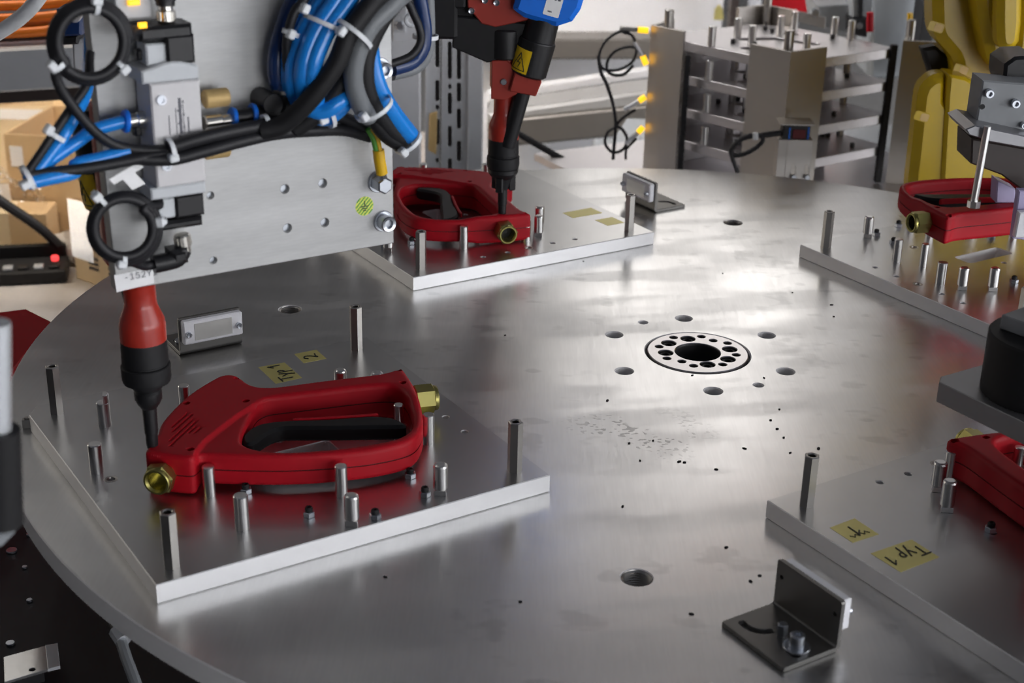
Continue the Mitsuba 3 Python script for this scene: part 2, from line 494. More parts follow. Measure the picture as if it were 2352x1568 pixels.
# swarf lying on the table
sw = []
srng = np.random.default_rng(3)
spots = [(1660, 628), (1915, 727), (1160, 770), (1340, 600), (1430, 1163), (1668, 1257), (1745, 1322), (1724, 1335), (1588, 1410), (1770, 965), (1790, 940), (1785, 985),
         (1800, 1005), (1815, 1040), (1710, 1030), (1560, 1060), (1645, 1078), (1470, 1058), (1572, 1062), (1445, 1018), (1500, 1012), (1395, 920), (1195, 1382), (885, 1325), (1910, 700), (1820, 672), (1590, 862), (1755, 868), (1880, 1030)]
for q in spots:
    p = at(*q)
    m = trimesh.creation.icosphere(0, .0008 + .0006 * srng.random()); m.apply_scale([1 + srng.random(), 1, .35])
    sw.append(moved(m, trans(p[0], p[1], .0004) @ rotz(srng.random() * 6)))
solo('swarf', 'tiny dark metal chips scattered over the rotary table', 'metal chips', sw, 'black_matte', False, kind='stuff')

# ------------------------------------------------------------------ four fixture plates, each with its gun
TH, PU, PV, PT, PW, PH = (0.56577, -0.55840, -0.15200, 0.01440, 0.29779, 0.29841)
QUARTER = {'A': 0.0, 'B': -math.pi / 2, 'C': math.pi, 'D': math.pi / 2}
PM = {n: rotz(TH + a) @ trans(PU, PV) for n, a in QUARTER.items()}
mm = 0.001
HOLES = [(279, 122, 2.6), (279, 92, 2.6), (276, 180, 2.6), (277, 208, 2.6), (19, 150.5, 3.2), (277, 149, 3.2), (195, 66, 3.0), (148, 147, 2.6), (185, 193, 2.6)]
slot = rrect(.115, .181, .109, .131, .004)
pp = Polygon([(0, 0), (PW, 0), (PW, PH), (.006, PH), (-.0035, PH - .014)]).difference(slot)
for u, v, r in HOLES:
    pp = pp.difference(circle(u * mm, v * mm, r * mm))
plate_ply = shape(prism(pp, 0.0002, PT, .0006, .0006, 'faces'), 'plate_aluminium', False)
edge_ply = shape(prism(pp, 0.0002, PT, .0006, .0006, 'edge'), 'sawn_aluminium', False)
sinks = []
for u, v in ((19, 150.5), (277, 149), (195, 66)):
    sinks.append(moved(lathe([(.0026, -.001), (.0031, .00015), (.0047, .0003), (.005, .0001), (.005, -.0005), (.0026, -.001)], 24), trans(u * mm, v * mm, PT)))
PINS = [(42, 238, 27, 5, 'step'), (14, 167, 22.5, 5, ''), (245, 88.5, 24.5, 4.5, ''), (72, 94, 22.8, 4.5, ''), (74, 39, 25.5, 5, ''), (152, 47, 24, 4.5, ''),
        (141, 8, 22.6, 5.2, 'notch'), (214.5, 15.5, 23.4, 5.2, 'notch'), (256, 159, 23, 5, ''), (248, 180, 23, 5, 'notch'), (223.5, 197, 24, 5, 'notch'),
        (233, 114, 25, 3.8, ''), (104, 230, 23.5, 4.3, '')]
SPACERS = [(16.5, 17), (279, 19), (278, 279), (16.6, 278.5)]
NUTS = [(120, 32), (158, 6.5), (203, 17.5), (207, 47), (95, 84), (187, 193)]


def pin_mesh(h, r, kind):
    if kind == 'notch':   # narrow neck at the foot with a flat milled on it
        return [lathe([(0, 0), (r - .0012, 0), (r - .0012, .004), (r, .0046), (r, h - .0018), (r - .0006, h - .0006), (r - .0018, h), (0, h)], 32), bx(-r + .0008, r - .0008, -r + .0004, -r + .002, .0002, .0042, .0002)]
    if kind == 'step':
        return [lathe([(0, 0), (r, 0), (r, h - .0075), (r - .0005, h - .007), (0, h - .007)], 32),
                trimesh.intersections.slice_mesh_plane(lathe([(0, h - .007), (r, h - .007), (r, h - .0006), (r - .0006, h), (0, h)], 32), [1, .25, 0], [.0005, 0, 0], cap=True, engine='earcut')]
    return lathe([(0, 0), (r, 0), (r, h - .0006), (r - .0006, h), (0, h)], 32)


pin_plys = [(shape(pin_mesh(h * mm, r * mm, k), 'pin_steel', 25), (u, v)) for u, v, h, r, k in PINS]
spacer_ply = shape([hexa(.0096, 0, .040, .0027, .0007, .02)], 'spacer_steel', 20)
nut_ply = shape(hexa(.0075, 0, .004, 0, .0005), 'zinc', 20)
stud_ply = shape(lathe([(0, .003), (.0026, .003), (.0028, .0062), (.0022, .0072), (.0012, .0072), (.001, .0055), (0, .0055)], 16), 'black_matte', 30)
TAPES = {'A': [((236, 283.5), (20.5, 22), '2'), ((200, 264), (24, 37), 'Typ 1')], 'B': [((244, 277), (23.5, 24), ''), ((205, 267), (22, 39), '')],
         'C': [], 'D': [((235, 275.5), (24, 24), '1'), ((193.5, 268), (26, 37), 'Typ 1')]}
GLYPH = {'T': ([[(0, 1), (.8, 1.02)], [(.4, 1.0), (.34, 0)]], .75), 'y': ([[(0, .6), (.22, .12)], [(.55, .7), (.1, -.45)]], .6),
         'p': ([[(.08, .55), (.0, -.5)], [(.07, .42), (.28, .6), (.44, .42), (.3, .14), (.06, .12)]], .6),
         '1': ([[(0, .62), (.34, .98), (.28, 0)]], .5), '2': ([[(0, .8), (.22, 1.0), (.48, .86), (.42, .5), (.02, .04), (.25, .08), (.62, 0)]], .7), ' ': ([], .3)}


def handwriting(text, size, w):
    out, x = [], 0
    for ch in text:
        strokes, adv = GLYPH[ch]
        for s in strokes:
            q = [((x + a) * size, b * size) for a, b in s]
            out.append(ribbon(spline([(a, b, 0) for a, b in q], 5)[:, :2] if len(q) > 3 else q, w))
        x += adv + .12
    return trimesh.util.concatenate(out), x * size


PLATE_LABEL = {'A': 'square aluminium fixture plate in the left foreground carrying the whole red gun handle',
               'B': 'aluminium fixture plate at the far left of the table under the blue-capped screwdriver',
               'C': 'aluminium fixture plate with an open rectangular slot, in front of the yellow robot',
               'D': 'aluminium fixture plate at the lower right, its yellow tapes marked Typ 1 and 1'}
for n in 'ABCD':
    k = thing('fixture_plate', PLATE_LABEL[n], 'fixture plate', 'fixture plates on the rotary table')
    M = PM[n]
    part(k, 'base_plate', plate_ply, None, m=M)
    part(k, 'milled_edge', edge_ply, None, m=M)
    for s in sinks: part(k, 'countersunk_bore', s, 'spacer_steel', m=M)
    for u, v in SPACERS: part(k, 'spacer_bolt', spacer_ply, None, m=M @ trans(u * mm, v * mm, PT) @ rotz(.35 - TH))
    for p, (u, v) in pin_plys: part(k, 'locating_pin', p, None, m=M @ trans(u * mm, v * mm, PT) @ rotz(-TH - QUARTER[n] - (.1 if n != 'A' else 0)))
    for u, v in NUTS:
        kk = part(k, 'nut', nut_ply, None, m=M @ trans(u * mm, v * mm, PT) @ rotz(u))
        part(kk, 'stud', stud_ply, None, m=M @ trans(u * mm, v * mm, PT))
    for (u, v), (su, sv), txt in TAPES[n]:
        o = sbox(-su / 2, -sv / 2, su / 2, sv / 2)
        o = Polygon([(x + random.uniform(-1, 1), y + random.uniform(-1, 1)) for x, y in o.exterior.coords[:-1]])
        o = shapely.affinity.scale(o, mm, mm, origin=(0, 0))
        mt = M @ trans(u * mm, v * mm, PT + .0001)
        kk = part(k, 'tape_label', prism(o, 0, .00012), 'tape_yellow', False, m=mt, label=f'yellow tape with handwritten {txt}' if txt else 'faded yellow tape')
        if txt:
            flip = n == 'A'
            size = .0105 if len(txt) > 1 else .0115
            g, wd = handwriting(txt, size, .0011)
            g = moved(g, trans(-wd / 2, -size * .45))
            # written along +v with the tops towards -u
            part(kk, 'ink', moved(g, frame((0, 0, .0002), (0, 1, 0), (-1, 0, 0), (0, 0, 1))), 'ink', False, m=mt)
        if txt == '1':
            sc_ = [(-.008 + i * .0022, .006 + .0016 * (-1) ** i) for i in range(8)]
            part(kk, 'ink', moved(ribbon(sc_, .0005), frame((0, 0, .0002), (0, 1, 0), (-1, 0, 0), (0, 0, 1))), 'ink', False, m=mt)

# ------------------------------------------------------------------ the red gun housings
OUT = [(39, 125), (54, 143.5), (59, 155.6), (69, 168.5), (84, 184.7), (96.6, 196.5), (110, 206), (121.6, 213), (129, 217), (135, 217), (140, 213.6), (142.4, 206.5), (142.6, 198),
       (143.5, 191), (146.5, 184.3), (152, 180), (160, 176.8), (172, 174.5), (189, 171.5), (210, 167), (231, 162), (241, 160), (249, 160), (256, 162), (261, 161.3), (261.3, 158.5),
       (258.7, 146.5), (255, 131), (250.6, 117), (244, 98), (237, 82), (229, 68), (219, 56), (211, 50), (202, 48), (190, 48.2), (176, 50), (162, 54), (144, 60.5), (124, 69), (107, 78.5), (91, 88.5),
       (79, 96.8), (72, 101.5), (68.5, 101.5), (64.5, 97), (61, 95.5), (56, 99), (47, 107.5), (38, 117.5), (36.5, 121)]
OPEN = [(133.5, 155), (142, 160), (149, 160), (160, 157.5), (187, 151), (214, 145), (234, 139), (240.5, 133), (242.2, 123), (240, 111), (235, 97), (229.5, 83), (222, 70), (213, 62.3), (204, 58.5),
        (193, 58), (180, 60), (160, 64), (142, 69.5), (126, 75.5), (112, 85), (105.5, 93), (102.2, 101.5), (103, 110.5), (114.8, 129), (126, 145)]
RIDGE = [(64.5, 96), (67, 103), (79, 116.5), (94, 128.5), (114, 143.5), (133.5, 155.5)]
RAISED = Polygon(RIDGE + [(142, 150), (225, 128), (232, 100), (290, 90), (290, 240), (0, 240), (0, 80), (60, 80)])
SCREW_HOLES = [(139, 205.5), (129, 163), (89, 181), (65, 108), (44, 127), (248, 135), (256.5, 158)]
LOUVERS = [((66, 147.4), (83.7, 163.7)), ((64, 140.5), (86, 160.5)), ((57, 127.2), (83.5, 152.3)), ((55.5, 120.5), (85.2, 148.6)), ((73.5, 133), (82, 140.5)), ((77.5, 131), (84.3, 137.1))]


def chaikin(p, k=2):
    p = np.asarray(p, float)
    for _ in range(k):
        q = np.roll(p, -1, 0)
        p = np.stack([.75 * p + .25 * q, .25 * p + .75 * q], 1).reshape(-1, 2)
    return p


def resample(line, step):
    n = max(8, int(line.length / step))
    return np.array([line.interpolate(i / n, normalized=True).coords[0] for i in range(n)])


GUN = Polygon(chaikin(OUT), [chaikin(OPEN)])
RB = shapely.boundary(RAISED)


def sstep(a, b, x):
    t = np.clip((x - a) / (b - a), 0, 1)
    return t * t * (3 - 2 * t)


def gun_shell(upper):
    rings, pts = [], []
    for ring in [GUN.exterior] + list(GUN.interiors):
        rings.append(resample(ring, 1.5))
    pts += rings
    base = Polygon(rings[0], rings[1:])
    for d in (.35, .9, 1.7, 2.8, 4.2, 6):
        g = base.buffer(-d)
        for q in getattr(g, 'geoms', [g]):
            for ring in [q.exterior] + list(q.interiors):
                pts.append(resample(ring, 1.6 + .15 * d))
    gx, gy = np.meshgrid(np.arange(30, 270, 3.2), np.arange(40, 225, 3.2))
    g = np.c_[gx.ravel(), gy.ravel()]
    bnd = shapely.boundary(base)
    far = lambda q: shapely.distance(shapely.points(q), bnd)
    g = g[shapely.contains_xy(base, g[:, 0], g[:, 1])]; g = g[far(g) > 6.5]
    extra = []
    for off in (-2.2, -1.3, -.5, .5, 1.3, 2.2):
        extra.append(resample(LineString(RIDGE).parallel_offset(abs(off), 'left' if off > 0 else 'right'), 1.5))
    if upper:
        for a, b in LOUVERS:
            for off in (-1.3, -.75, -.15, .15, .75, 1.3):
                extra.append(resample(LineString([a, b]).parallel_offset(abs(off), 'left' if off > 0 else 'right'), 1.0))
        for x, y in SCREW_HOLES:
            for r in (.8, 2.1, 2.6, 2.85, 3.5):
                t = np.arange(14) * 2 * math.pi / 14
                extra.append(np.c_[x + r * np.cos(t), y + r * np.sin(t)])
    ex = np.vstack(extra); ex = ex[shapely.contains_xy(base, ex[:, 0], ex[:, 1])]; ex = ex[far(ex) > .5]
    if upper:   # keep the plain rows out of the carved detail
        det = shapely.union_all([LineString(l).buffer(1.6) for l in LOUVERS] + [Point(s).buffer(3.2) for s in SCREW_HOLES])
        g = g[~shapely.contains_xy(det, g[:, 0], g[:, 1])]
    P = np.vstack(pts[:2] + [q for q in pts[2:]] + [g, ex])
    P = P + np.random.default_rng(1).normal(0, 1e-4, P.shape)
    nb = len(rings[0]) + len(rings[1]); P[:nb] = np.vstack(rings)
    _, keep = np.unique(np.round(P / .3), axis=0, return_index=True)
    keep = np.concatenate([np.arange(nb), np.sort(keep[keep >= nb])])
    P = P[keep]
    tri = Delaunay(P).simplices
    c = P[tri].mean(1); tri = tri[shapely.contains_xy(base, c[:, 0], c[:, 1])]
    a = P[tri]; s = np.cross(a[:, 1] - a[:, 0], a[:, 2] - a[:, 0])
    tri = tri[np.abs(s) > 1e-3]; s = s[np.abs(s) > 1e-3]; tri[s < 0] = tri[s < 0][:, ::-1]
    d = far(P); d[:nb] = 0
    pt = shapely.points(P)
    sd = shapely.distance(pt, RB) * np.where(shapely.contains_xy(RAISED, P[:, 0], P[:, 1]), 1, -1)
    w = 1.6 + 10 * sstep(170, 228, P[:, 0])
    S = sstep(-w, w, sd)
    Hh = 12.2 + 2.9 * S
    r = 3.4 + 2.2 * sstep(140, 170, P[:, 0])
    r = np.minimum(r, 4.5)
    z = Hh - r + np.sqrt(np.maximum(r * r - np.maximum(r - d, 0) ** 2, 0))
    if upper:
        for x, y in SCREW_HOLES:
            z -= 4.5 * (np.hypot(P[:, 0] - x, P[:, 1] - y) < 2.75)
        for a, b in LOUVERS:
            dl = shapely.distance(pt, LineString([a, b]))
            z -= 1.3 * (dl < 1.0)
    v = [np.c_[P, z], np.c_[P[:nb], np.full(nb, .45)], ]
    f, o = [tri], len(P)
    # walls
    st = 0
    for ring in rings:
        k = len(ring); i = np.arange(k) + st; j = (np.arange(k) + 1) % k + st
        ii, jj = i + o, j + o
        q = np.vstack([np.c_[ii, jj, j], np.c_[ii, j, i]])
        if not Polygon(ring).exterior.is_ccw: q = q[:, ::-1]
        if ring is not rings[0]: q = q[:, ::-1]
        f.append(q); st += k
    m = trimesh.Trimesh(np.vstack(v) * mm, np.vstack(f), process=False)
    m.merge_vertices()
    if not upper:
        m.vertices[:, 2] *= -1
        m.faces = m.faces[:, ::-1]
    return m


ZS = PT + .0166
core = prism(shapely.affinity.scale(GUN.buffer(-.9), mm, mm, origin=(0, 0)), -.0012, .0012)
TRIG_FAR = [(108, 122), (122, 133), (134, 133.5), (150, 128.5), (171, 117), (198, 108), (209, 103.5), (218.5, 94), (221.5, 84)]
TRIG_NEAR = [(222, 80), (219, 76.5), (211, 81), (194, 90.2), (176, 99), (145, 116.5), (136, 120.2), (122.4, 114), (111, 105.5), (104, 108)]
trig = prism(shapely.affinity.scale(Polygon(chaikin(TRIG_FAR + TRIG_NEAR, 2)), mm, mm, origin=(0, 0)), -.0030, .0092, .0022, .0022)
lever = prism(shapely.affinity.scale(Polygon(chaikin([(152, 129.5), (162, 124.5), (190, 113.5), (205, 108), (211, 106.5), (211, 104), (203, 105.5), (188, 111.2), (160, 122.5), (151, 126)], 1)), mm, mm, origin=(0, 0)), .004, .0098, .0008, .0008)
nut_r = .0105


def fitting(length):
    """hexagonal union nut with a bored, chamfered mouth, axis along +z, its mouth at z = length"""
    a = np.arange(6) * math.pi / 3
    hx = Polygon(np.c_[np.cos(a), np.sin(a)] * nut_r * 1.1)
    m = prism(Polygon(hx.exterior.coords, [circle(0, 0, .0068, 8).exterior.coords[::-1]]), .003, length - .0025, .0012, .0012)
    mouth = lathe([(.0068, length - .012), (.0068, length - .002), (.0080, length), (.0092, length), (.0098, length - .0008), (.0100, length - .003), (.0090, length - .004), (.0068, length - .012)], 32)
    neck = lathe([(0, -.004), (.0085, -.004), (.0085, .0034), (0, .0034)], 24)
    return [m, mouth, neck], [lathe([(0, length - .0118), (.0024, length - .0118), (.0026, length - .0112), (.0068, length - .0118), (.0069, length - .013), (0, length - .013)], 24)]


noseM = axis_frame((.0455, .1095, 0), (.0455 - .7, .1095 - .714, 0), .2)
endM = axis_frame((.2525, .1315, 0), (.2525 + .966, .1315 - .26, 0), .12)
f1, b1 = fitting(.014); f2, b2 = fitting(.0215)
GUN_PARTS = [('upper_shell', shape(gun_shell(True), 'red_plastic', 40)), ('lower_shell', shape(gun_shell(False), 'red_plastic', 40)), ('seam_core', shape(core, 'dark_red', False)),
             ('trigger', shape(trig, 'trigger_black', 50)), ('safety_lever', shape(lever, 'red_plastic', 40)),
             ('brass_fitting', shape(f1, 'brass_zinc', 25)), ('brass_fitting', shape(f2, 'brass_zinc', 25))]
GUN_BORE = [shape(b1, 'bore_dark', 25), shape(b2, 'bore_dark', 25)]
GUN_LABEL = {'A': 'red plastic spray gun handle in the left foreground, fully in view with black trigger',
             'B': 'red plastic spray gun handle partly hidden by the valve plate, under the blue-capped screwdriver',
             'C': 'red plastic spray gun handle lifted by the gripper in front of the yellow robot',
             'D': 'red plastic spray gun handle cut off at the right, under the clamp plate'}
LIFT = .0405
for n in 'ABCD':
    k = thing('spray_gun_handle', GUN_LABEL[n], 'spray gun handle', 'red spray gun handles on the fixtures')
    M = PM[n] @ trans(0, 0, ZS + (LIFT if n == 'C' else 0))
    bi = 0
    for nm, p in GUN_PARTS:
        mm_ = M @ (noseM if bi == 0 else endM) if nm == 'brass_fitting' else M
        kk = part(k, nm, p, None, m=mm_)
        if nm == 'brass_fitting':
            part(kk, 'bore', GUN_BORE[bi], None, m=mm_); bi += 1

# ------------------------------------------------------------------ reflector brackets
# local frame: x along the upright, y away from the plate, z up
bw, bh, bd, bt = .058, .0355, .046, .003
slotp = LineString([(.017 - .012 * math.cos(t), .020 + .012 * math.sin(t)) for t in np.linspace(.2, 1.9, 8)]).buffer(.0024, quad_segs=4)
basep = rrect(-bw / 2, bw / 2, .004, bd, .0015).difference(shapely.affinity.translate(slotp, .0, .004)).difference(LineString([(-.012, .018), (-.022, .030)]).buffer(.0028))
up_ = rrect(-bw / 2, bw / 2, .004, bh, .002).difference(circle(-.024, .0245, .0016)).difference(circle(.024, .0245, .0016))
bend = LineString([(.0042, bt / 2)] + [(.0045 - .003 * math.sin(t), .0045 - .003 * math.cos(t)) for t in np.linspace(0, math.pi / 2, 6)] + [(bt / 2, .0042)])
bendm = moved(prism(bend.buffer(bt / 2, cap_style=2), -bw / 2, bw / 2), frame((0, 0, 0), (0, 1, 0), (0, 0, 1), (1, 0, 0)))
br_parts = [('bracket', shape([prism(basep, 0, bt, .0004), moved(prism(up_, -bt, 0, .0003), frame((0, 0, 0), (1, 0, 0), (0, 0, 1), (0, -1, 0))), bendm], 'bracket_steel', 30)),
            ('reflector_block', shape(bx(-.0275, .0275, -.0075, -.0002, .0125, .0345, .0012), 'white_plastic', 20))]
facet = []
for i in range(22):
    for j in range(9):
        x, z = -.0165 + (i + .5 * (j % 2)) * .00155, .0164 + j * .0016
        facet.append(moved(trimesh.creation.cone(.0008, .0004, sections=6), frame((x, -.0076, z), (1, 0, 0), (0, 0, 1), (0, -1, 0))))
BR_LABEL = {'A': 'small angle bracket with a white reflector standing behind the left fixture plate', 'B': 'small angle bracket with a reflector at the far edge of the rotary table', 'D': 'dark steel angle bracket with screws at the lower right, seen from behind'}
for n, a in (('A', 0), ('B', -math.pi / 2), ('D', math.pi / 2)):
    k = thing('reflector_bracket', BR_LABEL[n], 'bracket', 'reflector brackets on the rotary table')
    M = rotz(a) @ frame((-.4365, -.0215, .0004), (math.cos(TH), math.sin(TH), 0), (-math.sin(TH), math.cos(TH), 0), (0, 0, 1))
    for nm, p in br_parts: part(k, nm, p, None, m=M)
    lens = part(k, 'reflector_lens', bx(-.0175, .0175, -.0079, -.0070, .0155, .0312, .0003), 'reflector', 20, m=M)
    part(lens, 'prism_facets', facet, 'reflector', False, m=M)
    for s in (-.0232, .0232):
        part(k, 'socket_screw', moved(lathe([(0, .0022), (.0011, .0022), (.0012, .0034), (.0022, .0036), (.0026, .0030), (.0027, 0), (0, 0)], 20), frame((s, -.0074, .0225), (1, 0, 0), (0, 0, 1), (0, -1, 0))), 'zinc', 25, m=M)
    part(k, 'base_screw', moved(hexa(.0062, 0, .0078, .002, .0006, .004), trans(-.001, .0225, .003)), 'zinc', 25, m=M)
    kk = part(k, 'base_screw', [moved(lathe([(0, 0), (.0048, 0), (.0048, .0075), (.0040, .0082), (.0022, .0082), (.0022, .006), (0, .006)], 24), trans(-.0165, .0245, .0045))], 'zinc', 25, m=M)
    part(kk, 'washer', moved(cyl(.0085, 0, .0016, .0003, 32), trans(-.0165, .0245, .003)), 'zinc', 25, m=M)

# little clamping block beside the left corner of the left plate
bp = at(61, 985)
solo('stop_block', 'tiny square steel stop block at the far left corner of the left fixture plate', 'stop block', [bx(-.0035, .0035, -.003, .003, 0.0001, .0075, .0004), moved(hexa(.004, .0075, .009), trans(0, 0, 0))], 'spacer_steel', 25, m=trans(bp[0], bp[1]+.003) @ rotz(TH * .3))

# ------------------------------------------------------------------ the two screwdriver spindles
# local frame: z up from the bit tip, x towards the side the motor leans to, y away from that side's viewer
def driver(name, label, M, tilt, lean_y, full):
    k = thing(name, label, 'screwdriver', 'screwdriver spindles over the fixtures')
    part(k, 'bit', lathe([(0, 0), (.0016, 0), (.0024, .002), (.0026, .010), (0, .010)], 16), 'spacer_steel', 30, m=M)
    part(k, 'bit_sleeve', lathe([(.0026, .003), (.0038, .003), (.0042, .006), (.0043, .014), (.0047, .0145), (.0051, .036), (.0052, .040), (0, .040)], 32), 'black_plastic', 25, m=M)
    if full == 'B':   # claw chuck with two jaws
        part(k, 'chuck', [lathe([(0, .030), (.0056, .031), (.0075, .037), (.0085, .040), (.0095, .043), (.0135, .0465), (.0158, .050), (.0160, .054), (0, .054)], 32)] +
             [moved(bx(-.0035, .0035, -.004, .004, .030, .046, .001), trans(.0095 * math.cos(t), .0095 * math.sin(t)) @ rotz(t)) for t in (.2, 2.4, 4.4)], 'black_plastic', 25, m=M)
    else:
        part(k, 'chuck', lathe([(0, .033), (.0055, .034), (.0075, .037), (.0094, .041), (.0096, .0465), (.0086, .048), (.0105, .050), (.0112, .0525), (.0108, .0535), (.0124, .0555), (.0150, .0575), (.0165, .0605), (0, .0605)], 40), 'black_plastic', 25, m=M)
    part(k, 'collar', lathe([(0, .0535), (.0160, .0545), (.0168, .057), (.0170, .0665), (.0164, .0672), (.0152, .0675), (.0152, .0685), (.0160, .0692), (.0156, .0855), (0, .0855)], 40), 'black_matte', 25, m=M)
    for t in (3.6, 5.6): part(k, 'collar_pin', moved(cyl(.0011, 0, .0006, 0, 12), frame((.0157 * math.cos(t), .0157 * math.sin(t), .074), (0, 0, 1), (-math.sin(t), math.cos(t), 0), (math.cos(t), math.sin(t), 0))), 'bore_dark', m=M)
    part(k, 'red_housing', lathe([(0, .0850), (.0156, .0852), (.0157, .097), (.0150, .101), (.0112, .1105), (.0108, .114), (.0108, .131), (.0125, .136), (.0153, .141), (.0156, .178), (0, .178)] if full == 'B' else
                                [(0, .0850), (.0156, .0852), (.0157, .097), (.0150, .101), (.0112, .1105), (.0108, .114), (.0108, .126), (.0180, .140), (.0220, .146), (.0220, .250), (0, .250)], 40), 'red_paint', 30, m=M)
    d = np.array([math.sin(tilt), lean_y, math.cos(tilt)]); d /= np.linalg.norm(d)
    p = np.array([.004, -.010, .080]) if full == 'B' else np.array([.003, -.016, .098])
    A = M @ axis_frame(p, p + d)
    part(k, 'drive_shaft', lathe([(0, 0), (.0076, 0), (.0080, .003), (.0080, .060), (.0070, .063), (0, .063)], 32), 'black_plastic', 30, m=A)
    part(k, 'shaft_collar', lathe([(.0, .0620), (.0072, .0620), (.0072, .066), (0, .066)], 24), 'spacer_steel', 30, m=A)
    yoke = [moved(prism(Polygon([(-.013, .060), (.012, .062), (.0135, .076), (-.013, .078)]).buffer(.001), -.012, .012, .001, .001), frame((0, 0, 0), (1, 0, 0), (0, 0, 1), (0, -1, 0)))]
    part(k, 'yoke', yoke, 'red_anodised', 30, m=A)
    part(k, 'motor_neck', lathe([(0, .0780), (.0165, .0780), (.0185, .080), (.0187, .113), (.0180, .1145), (.0170, .115), (.0165, .123), (.0158, .138), (.0165, .146), (0, .146)], 40), 'black_plastic', 30, m=A)
    # curved warning sign on the neck
    t = np.linspace(3.35, 4.55, 9) if full == 'B' else np.linspace(-.2, 1.2, 9)
    v = np.array([[.0189 * math.cos(a), .0189 * math.sin(a), z] for a in t for z in (.081, .105)])
    f = [[2 * i, 2 * i + 2, 2 * i + 1] for i in range(8)] + [[2 * i + 1, 2 * i + 2, 2 * i + 3] for i in range(8)]
    sg = part(k, 'warning_label', trimesh.Trimesh(v, f, process=False), 'label_yellow', True, m=A, label='yellow warning label with a triangle')
    tri = []
    tm = (t[0] + t[-1]) / 2
    for a, b in (((-.0085, .0835), (.0085, .0835)), ((.0085, .0835), (0, .1005)), ((0, .1005), (-.0085, .0835)), ((.001, .096), (-.0022, .0905)), ((-.0022, .0905), (.002, .0912)), ((.002, .0912), (0, .0858))):
        q = [np.array(a) + (np.array(b) - a) * s for s in np.linspace(0, 1, 6)]
        tri.append(tube([[.01895 * math.cos(tm + x / .019), .01895 * math.sin(tm + x / .019), z] for x, z in q], .00045, 5))
    part(sg, 'triangle_print', tri, 'ink', m=A)
    if full == 'B':
        cap = prism(Polygon([(-.030, .142), (-.020, .138), (.012, .138), (.024, .146), (.028, .158), (.028, .215), (-.030, .215)]).buffer(.003), -.019, .019, .005, .005)
        part(k, 'motor_housing', moved(cap, frame((0, 0, 0), (1, 0, 0), (0, 0, 1), (0, -1, 0))), 'blue_plastic', 30, m=A, label='blue plastic motor housing')
        lb = part(k, 'type_label', moved(prism(rrect(-.004, .012, .144, .166, .001), .0191, .0194), frame((0, 0, 0), (1, 0, 0), (0, 0, 1), (0, -1, 0))), 'label_white', False, m=A, label='small white type label')
        for x in (-.001, .003, .007): part(lb, 'print', moved(prism(sbox(x, .160, x + .0026, .1625), .01942, .0196), frame((0, 0, 0), (1, 0, 0), (0, 0, 1), (0, -1, 0))), 'print_grey', False, m=A)
        part(lb, 'print', moved(prism(sbox(.0, .1475, .004, .1488), .01942, .0196), frame((0, 0, 0), (1, 0, 0), (0, 0, 1), (0, -1, 0))), 'print_grey', False, m=A)
        for x in (-.018, -.008, .016): part(k, 'socket_bore', moved(cyl(.0028, .0190, .0193, 0, 16), frame((x, 0, .172), (1, 0, 0), (0, 0, 1), (0, -1, 0))), 'black_matte', m=A)
        ear = prism(Polygon([(-.012, .132), (.0, .131), (.017, .140), (.012, .158), (.001, .169), (-.012, .168)]).buffer(.0015), .0135, .0175, .0008)
        e = part(k, 'clamp_ear', moved(ear, frame((0, 0, 0), (1, 0, 0), (0, 0, 1), (0, -1, 0))), 'red_anodised', 30, m=M)
        part(e, 'screw', moved(cyl(.0032, .0175, .0196, .0005, 20), frame((-.001, 0, .1485), (1, 0, 0), (0, 0, 1), (0, -1, 0))), 'zinc', m=M)
        part(k, 'mount_block', [moved(prism(Polygon([(-.052, .182), (-.018, .168), (.020, .176), (.026, .206), (-.052, .212)]).buffer(.001), -.026, .016, .0015, .0015), frame((0, 0, 0), (1, 0, 0), (0, 0, 1), (0, -1, 0))), cyl(.0195, .170, .200, .0015, 40)], 'black_plastic', 30, m=M)
        part(k, 'mount_arm', [bx(-.078, -.048, -.020, .030, .190, .262, .003), bx(-.060, -.030, -.010, .020, .205, .270, .003)], 'black_matte', 30, m=M)
        pl = part(k, 'clamp_plate', [moved(prism(Polygon([(-.038, .222), (-.024, .206), (-.010, .203), (.028, .212), (.028, .218), (.014, .221), (.028, .226), (.028, .250), (-.020, .262), (-.040, .258)]), -.020, .018, .001, .001), frame((0, 0, 0), (1, 0, 0), (0, 0, 1), (0, -1, 0)))], 'red_anodised', 30, m=M)
        for x, z in ((-.021, .2295), (-.0095, .2275), (-.034, .219), (.012, .229)): part(pl, 'screw', moved(lathe([(0, .0012), (.0016, .0012), (.0018, .0035), (.0030, .004), (.0034, 0), (0, 0)], 20), frame((x, -.018, z), (1, 0, 0), (0, 0, 1), (0, -1, 0))), 'zinc', 25, m=M)
        part(k, 'connection_sleeve', cyl(.0125, .186, .212, .001, 32), 'black_matte', m=M)
    return k


def view_frame(tip):
    d = np.array(tip) - CAM; d[2] = 0; d /= np.linalg.norm(d)
    return frame(tip, (d[1], -d[0], 0), (d[0], d[1], 0), (0, 0, 1))


def plate_point(n, u, v, z):
    return (PM[n] @ np.array([u * mm, v * mm, z, 1]))[:3]


